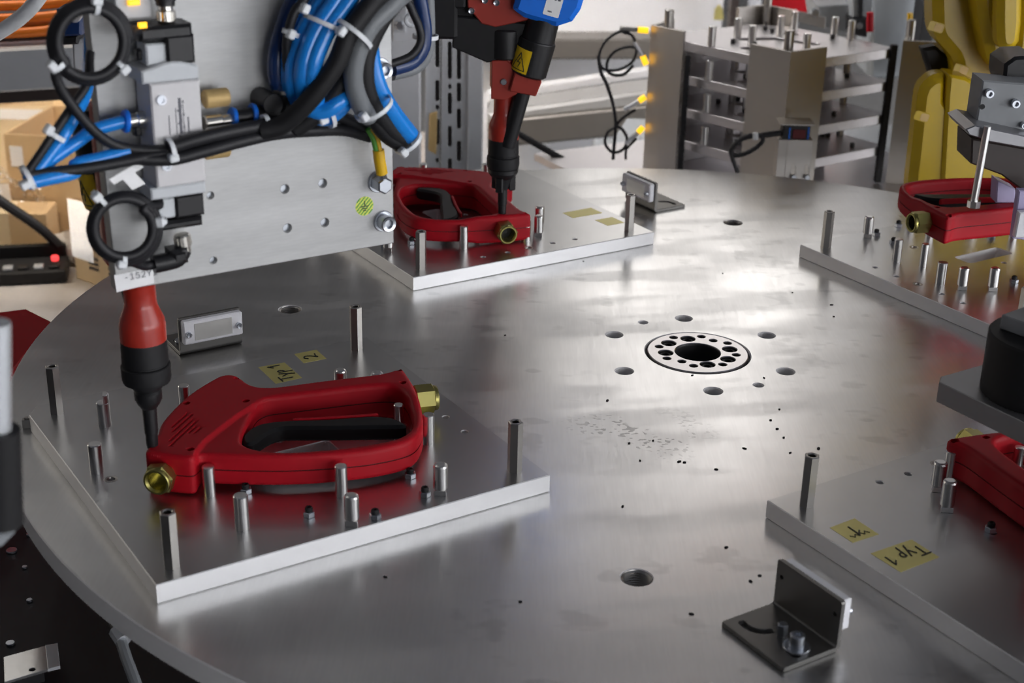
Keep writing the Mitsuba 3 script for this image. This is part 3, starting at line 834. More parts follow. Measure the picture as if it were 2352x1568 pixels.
TIP_A, TIP_B = plate_point('A', 44, 127, ZS + .0105), plate_point('B', 246, 134.5, ZS + .0105)
driver('screwdriver', 'red and black screwdriver spindle behind the valve plate, bit on the front gun', frame(TIP_A, (-.98, -.2, 0), (.2, -.98, 0), (0, 0, 1)), .13, -.05, 'A')
kb = driver('screwdriver', 'red and black screwdriver spindle with a slanted blue-capped motor, at the back left fixture', view_frame(TIP_B), .25, -.03, 'B')
part(kb, 'carrier_beam', bx(TIP_B[0] - .085, TIP_B[0] - .045, TIP_B[1] - .02, .83, .300, .345, .002), 'steel_grey_paint', 20)
part(kb, 'carrier_beam', bx(TIP_B[0] - .078, TIP_B[0] - .04, TIP_B[1] - .02, TIP_B[1] + .02, .262, .2995, .002), 'black_matte', 20)

# ------------------------------------------------------------------ the hanging valve plate and what is bolted to it
UD = np.array([math.cos(TH), math.sin(TH), 0]); ND = np.array([math.sin(TH), -math.cos(TH), 0])
P0 = np.array([-.42102, -.29790, 0]) + ND * .045      # on the front face
VM = frame(P0, UD, -ND, (0, 0, 1))                       # local x along the plate, y into it, z up


def vl(px, py, off=0.0):
    """local (x, z) of a pixel on the plane 'off' in front of the plate"""
    q = on_plane(px, py, P0 + ND * off, ND) - P0
    return np.array([q @ UD, q[2]])


def vp(px, py, off=0.0):
    return on_plane(px, py, P0 + ND * off, ND)


def vface(poly, off0, off1, ch=0.0, chb=0.0):
    """prism of a local (x, z) outline standing off the plate from off0 to off1"""
    return moved(prism(poly, off0, off1, ch, chb), frame((0, 0, 0), (1, 0, 0), (0, 0, 1), (0, -1, 0)))


def vpoly(pts, off):
    return Polygon([vl(x, y, off) for x, y in pts])


def vbox(x0, y0, x1, y1, o0, o1, ch=.0006, off=None):
    """plate-aligned block seen between two pixel corners of its front face"""
    a, b = vl(x0, y1, o1 if off is None else off), vl(x1, y0, o1 if off is None else off)
    return vface(sbox(min(a[0], b[0]), min(a[1], b[1]), max(a[0], b[0]), max(a[1], b[1])), o0, o1, ch)


def vcyl(px, py, o0, o1, r, n=28, ch=.0004):
    x, z = vl(px, py, o1)
    return vface(circle(x, z, r, n // 4), o0, o1, ch)


a, b = vl(268, 668), vl(905, 560)
zlo = (a[1] + b[1]) / 2
vholes = [(654, 434, .0028), (741, 421, .0028), (660, 524, .0028), (746, 511, .0028), (483, 449, .0022), (490, 598, .0022)]
vpl = Polygon([(a[0], zlo + .0), (b[0], zlo), (b[0], .50), (a[0] - .004, .50)])
vplate = vpl
for x, y, r in vholes:
    vplate = vplate.difference(circle(*vl(x, y), r))
k = thing('valve_plate', 'upright brushed aluminium plate at the upper left carrying valves, hoses and cables', 'mounting plate')
part(k, 'plate', vface(vplate, -.012, 0, .0006, .0006), 'valve_plate_aluminium', False, m=VM)
for x, y, r in vholes:
    q = vl(x, y)
    part(k, 'sunk_screw', vface(circle(*q, r * .999), -.011, -.003), 'zinc', m=VM)
VPLATE = k
for i, (x, y, off) in enumerate(((890, 165, .012), (885, 427, .012), (893, 515, .009))):
    q = vl(x, y, off)
    fr = VM @ frame((q[0], 0, q[1]), (1, 0, 0), (0, 0, 1), (0, -1, 0))
    bb = part(k, 'bolt', lathe([(0, .0065), (.0030, .0065), (.0033, .0095), (.0050, .010), (.0056, .009), (.0058, .002), (0, .002)], 32) if i != 1 else hexa(.0105, .0015, .0125, 0, .001), 'zinc', 25, m=fr)
    part(bb, 'washer', cyl(.0075, 0, .0018, .0004, 32), 'zinc', m=fr)
# grounding sign
q = vl(837, 473)
fr = VM @ frame((q[0], 0, q[1]), (1, 0, 0), (0, 0, 1), (0, -1, 0))
g = part(k, 'grounding_label', cyl(.0068, 0, .0002, 0, 40), 'label_lime', False, m=fr, label='round yellow-green earth label')
st = []
for i in range(-3, 4):
    c = i * .0021; hl = math.sqrt(max(.0066 ** 2 - c * c, 1e-9))
    st.append(prism(LineString([(c * .7 - hl * .7, c * .7 + hl * .7), (c * .7 + hl * .7, c * .7 - hl * .7)]).buffer(.00042, cap_style=2) if False else LineString([(-c * .7071 - hl * .7071, c * .7071 - hl * .7071), (-c * .7071 + hl * .7071, c * .7071 + hl * .7071)]).buffer(.00045, cap_style=2), .0002, .00028))
part(g, 'stripe', st, 'wire_green', False, m=fr)
part(g, 'earth_sign', [ribbon(s, .0007, .0003, .0004) for s in (((0, .0035), (0, -.0002)), ((-.003, -.0002), (.003, -.0002)), ((-.002, -.0017), (.002, -.0017)), ((-.0009, -.0031), (.0009, -.0031)))], 'ink', False, m=fr)
# paper marking
lab = vpoly([(262, 632), (352, 614), (354, 650), (268, 671)], .0004)
kk = part(k, 'marking_label', vface(lab, .0001, .0004), 'label_white', False, m=VM, label='paper label reading -152Y1')
tx = meshkit.text_mesh('-152Y1', .0042, .0002)
q = vl(284, 645, .0004)
part(kk, 'print', moved(tx, frame((q[0], -.0005, q[1]), (math.cos(.02), 0, math.sin(.02)), (-math.sin(.02), 0, math.cos(.02)), (0, -1, 0))), 'print_grey', False, m=VM)

# ---- the solenoid valve
OV = .030
v = thing('solenoid_valve', 'tall grey double solenoid valve bolted to the left half of the valve plate', 'valve')
x0, x1 = vl(352, 300, OV)[0], vl(466, 300, OV)[0]
zt, zb = vl(405, 188, OV)[1], vl(415, 425, OV)[1]
part(v, 'body', vface(sbox(x0, zb, x1, zt), .004, OV, .001), 'valve_grey', 20, m=VM)
hcap = lambda z0, z1, arch: vface(Polygon([(x0 - .004, z0), (x1, z0), (x1, z1)] + [(x1 + (x0 - x1) * t, z1 + arch * math.sin(math.pi * t)) for t in (.15, .3, .5, .7, .85)] + [(x0 - .004, z1)]), .004, OV - .001, .001)
part(v, 'end_cap', hcap(zt + .0002, zt + .008, .004), 'valve_cap', 20, m=VM)
part(v, 'end_cap', hcap(zb - .0075, zb - .0002, 0), 'valve_cap', 20, m=VM)
for x, y in ((371, 230), (383, 381)):
    q = vl(x, y, OV + .001)
    part(v, 'cap_screw', moved(lathe([(0, .0008), (.0014, .0008), (.0016, .0018), (.0029, .0018), (.0032, 0), (0, 0)], 24), frame((q[0], -OV, q[1]), (1, 0, 0), (0, 0, 1), (0, -1, 0))), 'zinc', 25, m=VM)
pr = []
q = vl(405, 320, OV)
for i, (dx, w, h) in enumerate(((-.004, .0007, .012), (.0005, .0006, .016), (.0026, .0018, .022), (.0052, .0005, .018), (.0078, .0009, .010))):
    pr.append(vface(sbox(q[0] + dx, q[1] + .003, q[0] + dx + w, q[1] + .003 + h), OV, OV + .0001))
for i in range(9):
    pr.append(vface(sbox(q[0] + .0018 + (i % 3) * .0016, q[1] + .001 + i * .0026, q[0] + .003 + (i % 3) * .0016, q[1] + .0024 + i * .0026), OV, OV + .00012))
part(v, 'schematic_print', pr, 'print_grey', False, m=VM)
# upper coil
def blk(parent, nm, m_, x0, y0, x1, y1, o0, o1, ch=.001): return part(parent, nm, vbox(x0, y0, x1, y1, o0, o1, ch), m_, 20, m=VM)
blk(v, 'armature_tube', 'valve_cap', 338, 98, 384, 152, .008, .024)
blk(v, 'coil', 'black_plastic', 386, 78, 446, 150, .004, .027, .0015)
blk(v, 'plug', 'black_plastic', 322, 54, 442, 98, .006, .026, .002)
blk(v, 'armature_tube', 'valve_cap', 364, 452, 408, 505, .008, .024)
blk(v, 'coil', 'black_plastic', 406, 442, 468, 503, .004, .026, .0015)
blk(v, 'plug', 'black_plastic', 370, 497, 466, 533, .006, .025, .002)
led = blk(v, 'signal_lamp', 'amber_lens', 320, 52, 338, 66, .0262, .0285, .0006)
scene[led]['emitter'] = lamp((2.2, .95, .03))
for x, y in ((322, 126), (318, 300)): blk(v, 'manual_override', 'black_plastic', x - 6, y - 12, x + 8, y + 14, .010, .016)
for px, py in ((496, 228), (497, 346)):
    w = 28 if py < 300 else 28
    q0, q1 = vl(px - w, py, .012), vl(px + w, py, .012)
    part(v, 'silencer', moved(cyl(.0058, 0, q1[0] - q0[0], .0008, 24), VM @ axis_frame((q0[0], -.012, q0[1]), (q1[0], -.012, q0[1]))), 'bronze')


def nut_on(parent, px0, py0, px1, py1, off, r, m_='nickel', ribs=0, nm='fitting'):
    A_, B_ = vp(px0, py0, off), vp(px1, py1, off)
    L = np.linalg.norm(B_ - A_)
    ms = [lathe([(0, 0), (r * .9, 0), (r, .0008), (r, L * .62), (r * .86, L * .66), (r * .86, L), (0, L)], 24)]
    for i in range(ribs):
        t = i * 2 * math.pi / ribs
        ms.append(moved(bx(-.0005, .0005, r - .0004, r + .0005, .001, L * .6, .0001), rotz(t)))
    return part(parent, nm, ms, m_, 25, m=axis_frame(A_, B_))


nut_on(v, 382, 50, 380, 8, .016, .0052, 'nickel', 14, 'knurled_nut')
nut_on(v, 417, 538, 424, 578, .016, .0050, 'nickel', 14, 'knurled_nut')
nut_on(v, 346, 272, 296, 278, .016, .0049)
nut_on(v, 468, 283, 530, 277, .016, .0049)
for px0, px1, py in ((293, 283, 278), (530, 544, 272), (576, 590, 263)):
    A_, B_ = vp(px0, py, .016), vp(px1, py, .016)
    part(v, 'release_ring', lathe([(.003, 0), (.0068, 0), (.0072, .001), (.0066, .0026), (.003, .003)], 28), 'blue_plastic', m=axis_frame(A_, B_))
part(v, 'elbow_fitting', tube([vp(540, 271, .016), vp(560, 268, .016), vp(580, 264, .016), vp(612, 262, .014)], .0050, 16), 'black_plastic')
# lower angled connector
ac = thing('angle_connector', 'black angled cable connector with a knurled nut below the lower valve coil', 'connector')
part(ac, 'elbow', [tube(spline([vp(352, 607, .018), vp(385, 600, .018), vp(408, 592, .018), vp(420, 572, .017)], 6), .0058, 16), vbox(396, 572, 434, 612, .011, .024, .003).apply_transform(VM)], 'black_plastic', 35)
tp = thing('plug_connector', 'black straight cable connector above the upper valve coil', 'connector')
part(tp, 'body', tube([vp(380, 12, .016), vp(377, -45, .016)], .0056, 18), 'black_plastic')
part(tp, 'grip_ring', tube([vp(380, 2, .016), vp(379, -8, .016)], .0062, 18), 'black_rubber')

# ------------------------------------------------------------------ hoses and cables on the valve plate
def hose(name, label, cat, pts, r, m_, group=None, n=8):
    if pts[0][1] < -20:   # go on upwards beyond the frame
        (xa, ya, oa), (xb, yb, _) = pts[:2]
        pts = [(xa + (xa - xb) * .45, -230, oa)] + pts
    return solo(name, label, cat, tube(spline([vp(*p) for p in pts], n), r, 14), m_, 60, group)


def tie(label, ctr, px_r, off, axis_px, r_mm, head):
    """zip tie: band around a bundle and its head"""
    k = thing('zip_tie', label, 'zip tie', 'white zip ties on the hoses and cables')
    c = vp(*ctr, off)
    A_ = vp(*axis_px, off) - c
    m_ = axis_frame(c, c + A_)
    part(k, 'band', lathe([(r_mm, -.0014), (r_mm + .0008, -.0014), (r_mm + .0008, .0014), (r_mm, .0014), (r_mm, -.0014)], 32), 'nylon_white', 30, m=m_)
    h = vp(*head, off + r_mm * .75)
    part(k, 'head', bx(-.003, .003, -.0024, .0024, -.003, .003, .0008), 'nylon_white', 20, m=frame(h, *m_[:3, :3].T))
    return k


def coil(label, ctr, rx, ry, off, turns, r, tail0, tail1, tilt=0.0, spread=.0022):
    pts = [vp(*p) for p in tail0]
    n = int(turns * 20)
    for i in range(n + 1):
        t = i / 20 * 2 * math.pi
        s = 1.08 - .20 * (i / n)
        x = ctr[0] + s * rx * math.cos(t + tilt); y = ctr[1] - s * ry * math.sin(t + tilt)
        pts.append(vp(x, y, off + spread * 2 * (i / n - .5)))
    pts += [vp(*p) for p in tail1]
    return solo('cable', label, 'cable', tube(spline(pts, 4), r * 1.08, 10), 'black_rubber', 60, 'black cables on the valve plate')


coil('black cable wound into a ring at the upper left, hung before the valve plate', (206, 97), 84, 86, .036, 2.62, .0029, [(330, 75, .02), (310, 70, .026), (296, 82, .032)], [(128, 165, .036), (146, 215, .034), (215, 300, .032), (280, 338, .030), (390, 347, .034)], .1)
coil('black cable wound into a ring left of the lower valve coil', (285, 524), 74, 72, .030, 2.42, .0029, [(350, 607, .018), (330, 610, .02), (300, 600, .026)], [(365, 470, .024), (350, 440, .02)], 4.6)
tie('white zip tie at the top of the upper cable ring', (220, 12), 0, .036, (240, 14), .0048, (222, 2))
tie('white zip tie at the lower left of the upper cable ring', (133, 150), 0, .036, (122, 138), .0050, (120, 152))
tie('white zip tie at the lower right of the upper cable ring', (278, 152), 0, .036, (290, 140), .0050, (286, 160))
tie('white zip tie at the upper left of the lower cable ring', (228, 455), 0, .030, (240, 444), .0050, (222, 452))
tie('white zip tie at the bottom of the lower cable ring', (280, 598), 0, .030, (298, 600), .0050, (279, 606))
tie('white zip tie at the right of the lower cable ring', (364, 508), 0, .030, (362, 492), .0044, (366, 510))

# flat bundle of black cables crossing under the valve
BLK = 'black cables on the valve plate'
hose('cable', 'upper black cable of the bundle crossing the valve plate', 'cable', [(385, 340, .036), (460, 318, .036), (540, 300, .032), (615, 286, .028), (700, 272, .02), (760, 262, .014), (830, 288, .010), (862, 300, .006)], .0042, 'black_rubber', BLK)
hose('cable', 'lower black cable of the bundle crossing the valve plate', 'cable', [(270, 360, .030), (385, 366, .036), (470, 347, .036), (560, 323, .032), (640, 306, .028), (720, 300, .020), (790, 299, .012), (850, 314, .006)], .0040, 'black_rubber', BLK)
hose('cable', 'black cable running left from the bundle to the loop tip', 'cable', [(62, 402, .034), (120, 396, .034), (200, 386, .034), (290, 370, .034), (380, 352, .034)], .0034, 'black_rubber', BLK)
hose('cable', 'thin black cable climbing from the loop tip behind the blue hose', 'cable', [(60, 400, .034), (84, 366, .034), (120, 312, .032), (165, 245, .026), (200, 190, .020), (207, 120, .008)], .0026, 'black_rubber', BLK)
BLU = 'blue air hoses at the left of the valve plate'
hose('air_hose', 'blue air hose climbing from the loop tip up the plate edge', 'hose', [(64, 416, .034), (100, 372, .030), (140, 318, .026), (172, 262, .018), (196, 212, .006), (206, 150, -.010), (208, 80, -.018)], .0040, 'blue_hose', BLU)
hose('air_hose', 'blue air hose running from the loop tip to the left valve fitting', 'hose', [(66, 412, .032), (110, 372, .026), (170, 330, .020), (218, 298, .016), (284, 279, .016)], .0040, 'blue_hose', BLU)
hose('air_hose', 'blue air hose lying under the black cable at the left', 'hose', [(64, 420, .036), (110, 410, .036), (170, 396, .032), (175, 378, .030), (230, 364, .030), (296, 346, .030)], .0040, 'blue_hose', BLU)
tie('white zip tie at the tip of the blue and black loop', (64, 408), 0, .034, (90, 395), .0068, (58, 424))
tie('grey zip tie round the blue hose above the loop tip', (126, 310), 0, .030, (140, 288), .0058, (112, 298))
tie('white zip tie on the black bundle below the valve', (392, 345), 0, .036, (420, 338), .0066, (398, 362))
tie('white zip tie on the black bundle right of the fittings', (612, 288), 0, .028, (640, 280), .0064, (620, 300))

# the hanging hose bundle
BH = 'blue hoses of the hanging bundle'
for i, (x0, x1, x2, o) in enumerate(((735, 690, 668, .030), (765, 716, 690, .040), (795, 742, 712, .044), (718, 680, 660, .022))):
    hose('air_hose', f'blue air hose of the hanging bundle, {["left front", "middle", "right", "rear"][i]} strand', 'hose', [(x0 + 38, -70, o), (x0 + 10, -5, o), (x1 + 8, 75, o), (x2 + 6, 160, o), (x2 + 14, 226, o * .8), (x2 + 50, 262, o * .55)], .0056, 'blue_hose', BH)
hose('air_hose', 'blue air hose looping up at the bottom of the hanging bundle', 'hose', [(690, 240, .030), (735, 256, .036), (775, 236, .040), (800, 200, .036), (806, 150, .030), (800, 90, .024), (812, 20, .02)], .0054, 'blue_hose', BH)
hose('air_hose', 'pale blue air hose at the lowest bend of the hanging bundle', 'hose', [(700, 250, .024), (745, 272, .030), (790, 240, .034), (812, 190, .030)], .0050, 'blue_hose', BH)
hose('air_hose', 'dark blue hose at the left of the bundle going into the black elbow', 'hose', [(690, -40, .010), (664, 30, .012), (640, 110, .014), (636, 170, .014), (648, 212, .013)], .0058, 'navy_hose', BH)
hose('air_hose', 'bright blue hose beside the dark one at the black elbow', 'hose', [(716, -40, .016), (680, 40, .020), (662, 120, .020), (660, 170, .018), (662, 212, .014)], .0046, 'blue_hose', BH)
hose('cable', 'thin black cable between the blue hoses of the bundle', 'cable', [(708, -30, .030), (676, 30, .032), (660, 90, .030), (660, 150, .026), (676, 205, .02)], .0030, 'black_rubber', BLK)
el = thing('elbow_connector', 'black elbow hose connector with a chrome ring on the valve plate', 'connector')
part(el, 'elbow', [tube(spline([vp(655, 216, .014), vp(652, 240, .014), vp(640, 258, .013), vp(610, 266, .013)], 6), .0078, 20), vcyl(628, 240, 0, .022, .0068).apply_transform(VM)], 'black_plastic', 40)
part(el, 'chrome_ring', tube([vp(655, 212, .014), vp(655, 204, .014)], .0084, 28), 'nickel')
part(el, 'blue_collar', tube([vp(655, 204, .014), vp(655, 192, .014)], .0080, 28), 'navy_hose')
hose('cable', 'thick black cable sweeping from the bundle top down to the left, front strand', 'cable', [(905, -60, .052), (850, 10, .054), (800, 80, .054), (770, 150, .052), (715, 225, .046), (652, 284, .036), (600, 300, .03)], .0062, 'black_matte', BLK)
hose('cable', 'thick black cable sweeping from the bundle top down to the left, rear strand', 'cable', [(930, -60, .038), (866, 20, .041), (822, 95, .041), (794, 170, .039), (742, 248, .034), (676, 298, .026)], .0058, 'black_matte', BLK)
hose('cable', 'grey cable of the hanging bundle bending towards the earth bolt', 'cable', [(955, -60, .052), (905, 5, .052), (850, 60, .052), (818, 130, .050), (812, 190, .048), (828, 240, .044), (848, 268, .038)], .0062, 'grey_cable', None)
hose('cable', 'black cable right of the grey one in the hanging bundle', 'cable', [(940, -50, .040), (880, 40, .042), (846, 110, .042), (838, 170, .042), (848, 225, .040), (880, 280, .034), (925, 326, .026)], .0060, 'black_matte', BLK)
hose('cable', 'black cable at the outer side of the lower right bundle end', 'cable', [(850, 250, .034), (866, 285, .034), (892, 315, .030), (932, 338, .026)], .0050, 'black_matte', BLK)
hose('air_hose', 'bright blue hose on the right of the lower bundle end', 'hose', [(842, 80, .036), (852, 150, .036), (868, 205, .036), (896, 255, .034), (940, 312, .028)], .0068, 'blue_hose', BH)
tie('white zip tie with a big head across the black and grey cables', (812, 78), 0, .050, (780, 120), .0130, (784, 72))
tie('white zip tie round the blue hoses near the top', (752, 58), 0, .038, (735, 100), .0150, (700, 20))
tie('white zip tie round the grey and black cables lower down', (858, 248), 0, .042, (880, 285), .0125, (836, 268))
tie('white zip tie at the lower right bundle end', (936, 326), 0, .028, (950, 345), .0098, (926, 350))
tie('white zip tie under the lowest bend of the blue hoses', (752, 262), 0, .030, (790, 244), .0088, (742, 276))
tie('small white zip tie on the thin black cable', (668, 76), 0, .031, (680, 40), .0048, (668, 78))
# earth wire with its yellow sleeve
ew = thing('earth_wire', 'green and yellow earth wire with a yellow sleeve on the plate edge bolt', 'wire')
part(ew, 'green_core', tube(spline([vp(846, 296, .016), vp(858, 318, .016), vp(866, 350, .016)], 6), .0022, 10), 'wire_green')
part(ew, 'yellow_core', tube(spline([vp(852, 294, .017), vp(866, 318, .017), vp(873, 350, .017)], 6), .0018, 10), 'wire_yellow')
part(ew, 'sleeve', tube([vp(869, 344, .016), vp(872, 370, .016), vp(877, 398, .015)], .0040, 16), 'wire_yellow')
part(ew, 'cable_lug', tube([vp(877, 396, .013), vp(881, 412, .008), vp(884, 424, .003)], .0028, 10), 'zinc')
# white cable tags
kt = thing('cable_tag', 'folded white paper cable tag left of the valve', 'cable tag')
tagp = [(250, 412), (318, 372), (330, 384), (310, 396), (334, 422), (304, 436), (282, 412), (262, 424)]
part(kt, 'paper', moved(vface(vpoly(tagp, .030), .0295, .030), VM), 'label_white', False)
# hoses and cable beyond the plate's right edge
OR = .0
RB_ = 'hoses beside the right edge of the valve plate'
hose('air_hose', 'blue hose curving behind the right edge of the valve plate', 'hose', [(962, -30, -.040), (968, 20, -.040), (975, 70, -.040), (970, 112, -.040), (946, 142, -.040), (900, 158, -.036)], .0054, 'navy_hose', RB_)
hose('cable', 'grey cable curving behind the right edge of the valve plate', 'cable', [(984, -30, -.050), (986, 40, -.050), (986, 90, -.050), (978, 132, -.050), (952, 158, -.050), (900, 172, -.044)], .0042, 'grey_cable', RB_)
hose('cable', 'thin black cable curving behind the right edge of the valve plate', 'cable', [(930, -30, -.032), (945, 20, -.032), (962, 60, -.030), (966, 95, -.030), (944, 128, -.030), (896, 148, -.030)], .0028, 'black_rubber', RB_)
tie('white zip tie with a loop on the hoses right of the valve plate', (977, 84), 0, -.046, (978, 60), .0085, (972, 88))
cc = thing('cable_clip', 'open white plastic cable clip above the hose bend', 'cable clip')
part(cc, 'ring', tube([vp(944 + 12 * math.cos(t), 46 + 12 * math.sin(t), -.04) for t in np.linspace(.8, 5.6, 14)], .0016, 8), 'nylon_white')
part(cc, 'foot', tube([vp(952, 56, -.04), vp(966, 56, -.04), vp(960, 30, -.04)], .0022, 8), 'nylon_white')

# ------------------------------------------------------------------ the magazine rack behind the table
RL, RF, RR = np.array([.03, .905]), np.array([.195, .735]), np.array([.374, .86])
RB = RL + RR - RF
ZB, ZT = -.085, .128
rk = thing('magazine_rack', 'four-tier aluminium magazine rack with pins and grey steel angle posts', 'rack')
part(rk, 'foot_plate', moved(bx(-.26, .26, -.24, .24, ZB - .012, ZB - .0004, .001), trans(*((RF + RB) / 2)) @ rotz(.5)), 'shelf_aluminium', 20)


def angle_post(parent, c, d1, d2, z0, z1, w=.062, t=.006, notch=None):
    """L section: corner at c, legs along the unit vectors d1, d2"""
    d1 = d1 / np.linalg.norm(d1); d2 = d2 / np.linalg.norm(d2)
    c = np.asarray(c)
    P_ = [c, c + d1 * w, c + d1 * w + d2 * t, c + d1 * t + d2 * t, c + d1 * t + d2 * w, c + d2 * w]
    return part(parent, 'angle_post', prism(Polygon(P_), z0, z1, .0005), 'angle_steel', 20)


eF1, eF2 = RL - RF, RR - RF
posts = [angle_post(rk, RF - .012 * (eF1 / np.linalg.norm(eF1) + eF2 / np.linalg.norm(eF2)), eF1, eF2, ZB, ZT + .002, .068),
         angle_post(rk, at_y(1477, 372, .905)[:2], RF - RL, np.array([.55, .83]), ZB, at_y(1485, 57, .905)[2], .062),
         angle_post(rk, RR + np.array([.0, -.012]), np.array([.99, -.12]), np.array([.35, .94]), ZB, ZT - .004, .085),
         angle_post(rk, RB + np.array([.0, .02]), RL - RB, RR - RB, ZB, ZT + .008, .06)]
posts_xy = [RF + (RB - RF) * .07, RL + (RR - RL) * .05, RR + np.array([.02, .03]), RB]
for q, zt in zip(posts_xy, (ZT + .002, ZT, ZT - .004, ZT + .008)):
    part(posts[posts_xy.index(q)] if False else rk, 'post_pin', cyl(.0065, zt - .03, zt + .022, .001, 20), 'spacer_steel', m=trans(*q))
for p, (c0, d0) in ((posts[1], (RL + np.array([-.008, -.01]), None)),):
    part(p, 'seal_strip', moved(bx(-.004, .004, -.005, .005, ZB + .002, ZT - .03, .001), trans(*(at_y(1562, 380, .842)[:2]))), 'black_matte')
part(posts[2], 'seal_strip', moved(bx(-.005, .005, -.005, .005, ZB + .002, ZT - .01, .001), trans(*(RR + np.array([-.012, -.012])))), 'black_matte')
cen = (RF + RB) / 2
sp = Polygon([RF, RR + (RF - RR) * .0, RR, RB, RL])
outline = Polygon([RF + (RL - RF) * .10, RF + (RR - RF) * .10, RR + (RF - RR) * .04, RR + (RB - RR) * .3, RB + (RR - RB) * .15, RB + (RL - RB) * .15, RL + (RB - RL) * .3, RL + (RF - RL) * .05])
rrng = np.random.default_rng(5)
pin_xy = [at(*q, ZT - .016)[:2] for q in ((1634, 106), (1653, 118), (1693, 86), (1726, 104), (1791, 80), (1823, 70), (1851, 123), (1915, 83), (1953, 91), (1957, 137), (1995, 91), (2036, 126))]
rack_pin = shape(cyl(.0056, 0, .028, .0008, 16), 'pin_steel', 30)
rack_nut = shape(cyl(.0035, 0, .006, .0005, 10), 'bore_dark', 30)
for lv in range(4):
    zt = ZT - .016 - lv * .0475
    holes = [LineString([cen + np.array([-.045, .01]), cen + np.array([.0, .02]), cen + np.array([.05, -.012])]).buffer(.010, quad_segs=4), circle(*(cen + np.array([.03, .06])), .012), circle(*(cen + np.array([-.05, -.055])), .010)]
    o = outline
    for h_ in holes: o = o.difference(h_)
    sh = part(rk, 'shelf', prism(o, zt - .0135, zt, .0006, .0006), 'shelf_aluminium', False)
    for q in pin_xy:
        if shapely.contains_xy(outline.buffer(-.004), *q): part(sh, 'pin', rack_pin, None, m=trans(*q, zt))
    for i in range(8):
        q = RF + (RL - RF) * rrng.random() * .9 + (RR - RF) * rrng.random() * .9
        if shapely.contains_xy(outline.buffer(-.012), *q): part(sh, 'screw', rack_nut, None, m=trans(*q, zt))
for q0, q1 in ((RF + (RR - RF) * .52 + (RL - RF) * .30, RR + (RB - RR) * .45), (RL + (RB - RL) * .25, RB + (RL - RB) * .15)):
    d = np.append(q1 - q0, 0); L_ = np.linalg.norm(d); d /= L_
    part(rk, 'divider_panel', moved(bx(0, L_, -.002, .002, ZB, ZT - .030, .0005), frame((*q0, 0), d, np.cross([0, 0, 1], d), (0, 0, 1))), 'shelf_aluminium', 20)
for i in range(4):
    q = at_y(1495 - i * 2, 140 + i * 72, .905)
    part(posts[1], 'screw', cyl(.0028, -.002, .004, .0005, 12), 'zinc', m=frame(q, (0, 0, 1), (1, 0, 0), (0, 1, 0)))
# small bracket with a display sensor on the front post
sb = thing('sensor_bracket', 'grey sheet bracket with two slots holding a small display sensor before the front post', 'sensor')
YS = .690
q0, q1 = at_y(1800, 420, YS), at_y(1868, 322, YS)
sl = [LineString([at_y(x, 398, YS)[[0, 2]], at_y(x, 383, YS)[[0, 2]]]).buffer(.0028) for x in (1822, 1853)]
face = sbox(q0[0], -.07, q1[0], q1[2])
for s_ in sl: face = face.difference(s_)
FY = lambda y: frame((0, y, 0), (1, 0, 0), (0, 0, 1), (0, -1, 0))
part(sb, 'sheet', [moved(prism(face, -.002, 0, .0004), FY(YS)), bx(q0[0], q1[0], YS, YS + .03, q1[2] - .002, q1[2], .0004), bx(q0[0] - .012, q0[0], YS - .0, YS + .022, -.08, q1[2], .0004)], 'angle_steel', 20)
for x in (1822, 1853):
    q = at_y(x, 405, YS)
    part(sb, 'bolt', moved(hexa(.007, 0, .006), frame((q[0], YS - .0005, q[2]), (1, 0, 0), (0, 0, 1), (0, -1, 0))), 'zinc')
u0, u1 = at_y(1796, 318, YS), at_y(1862, 280, YS)
s_ = part(sb, 'sensor_body', bx(u0[0], u1[0], YS - .004, YS + .022, u0[2], u1[2] - .003, .001), 'black_plastic', 20)
w0, w1 = at_y(1818, 316, YS), at_y(1850, 296, YS)
part(s_, 'display', bx(w0[0], w1[0], YS - .0055, YS - .003, w0[2], w1[2], .0006), 'dark_red', 20, label='dark red display window')
for x in (1812, 1855):
    w0, w1 = at_y(x - 3, 318, YS), at_y(x + 3, 290, YS)
    part(s_, 'blue_trim', bx(w0[0], w1[0], YS - .006, YS - .002, w0[2], w1[2], .0005), 'blue_plastic', 20)
w0, w1 = at_y(1790, 287, YS), at_y(1872, 276, YS)
part(sb, 'cover_sheet', bx(w0[0], w1[0], YS - .006, YS + .03, w0[2] + .001, w0[2] + .003, .0004), 'angle_steel', 20)
yp = lambda pts, y: [at_y(a_, b_, y + (c_[0] if c_ else 0)) for a_, b_, *c_ in pts]
sc = thing('sensor_cable', 'thick black sensor cable with a loop left of the display sensor', 'cable')
part(sc, 'plug', tube(yp([(1800, 304), (1785, 306), (1750, 311)], YS + .005), .0042, 12), 'black_plastic')
part(sc, 'cord', tube(spline(yp([(1752, 311), (1722, 314), (1695, 325), (1680, 345), (1690, 357), (1718, 350), (1745, 332), (1752, 318), (1738, 309), (1705, 318), (1680, 342), (1682, 362), (1690, 385), (1696, 404)], YS + .002), 6), .0030, 10), 'black_rubber')
part(sc, 'clamp_ring', tube(yp([(1735, 305), (1735, 320)], YS), .0040, 10), 'nylon_white')
sb0 = at_y(1795, 304, YS)
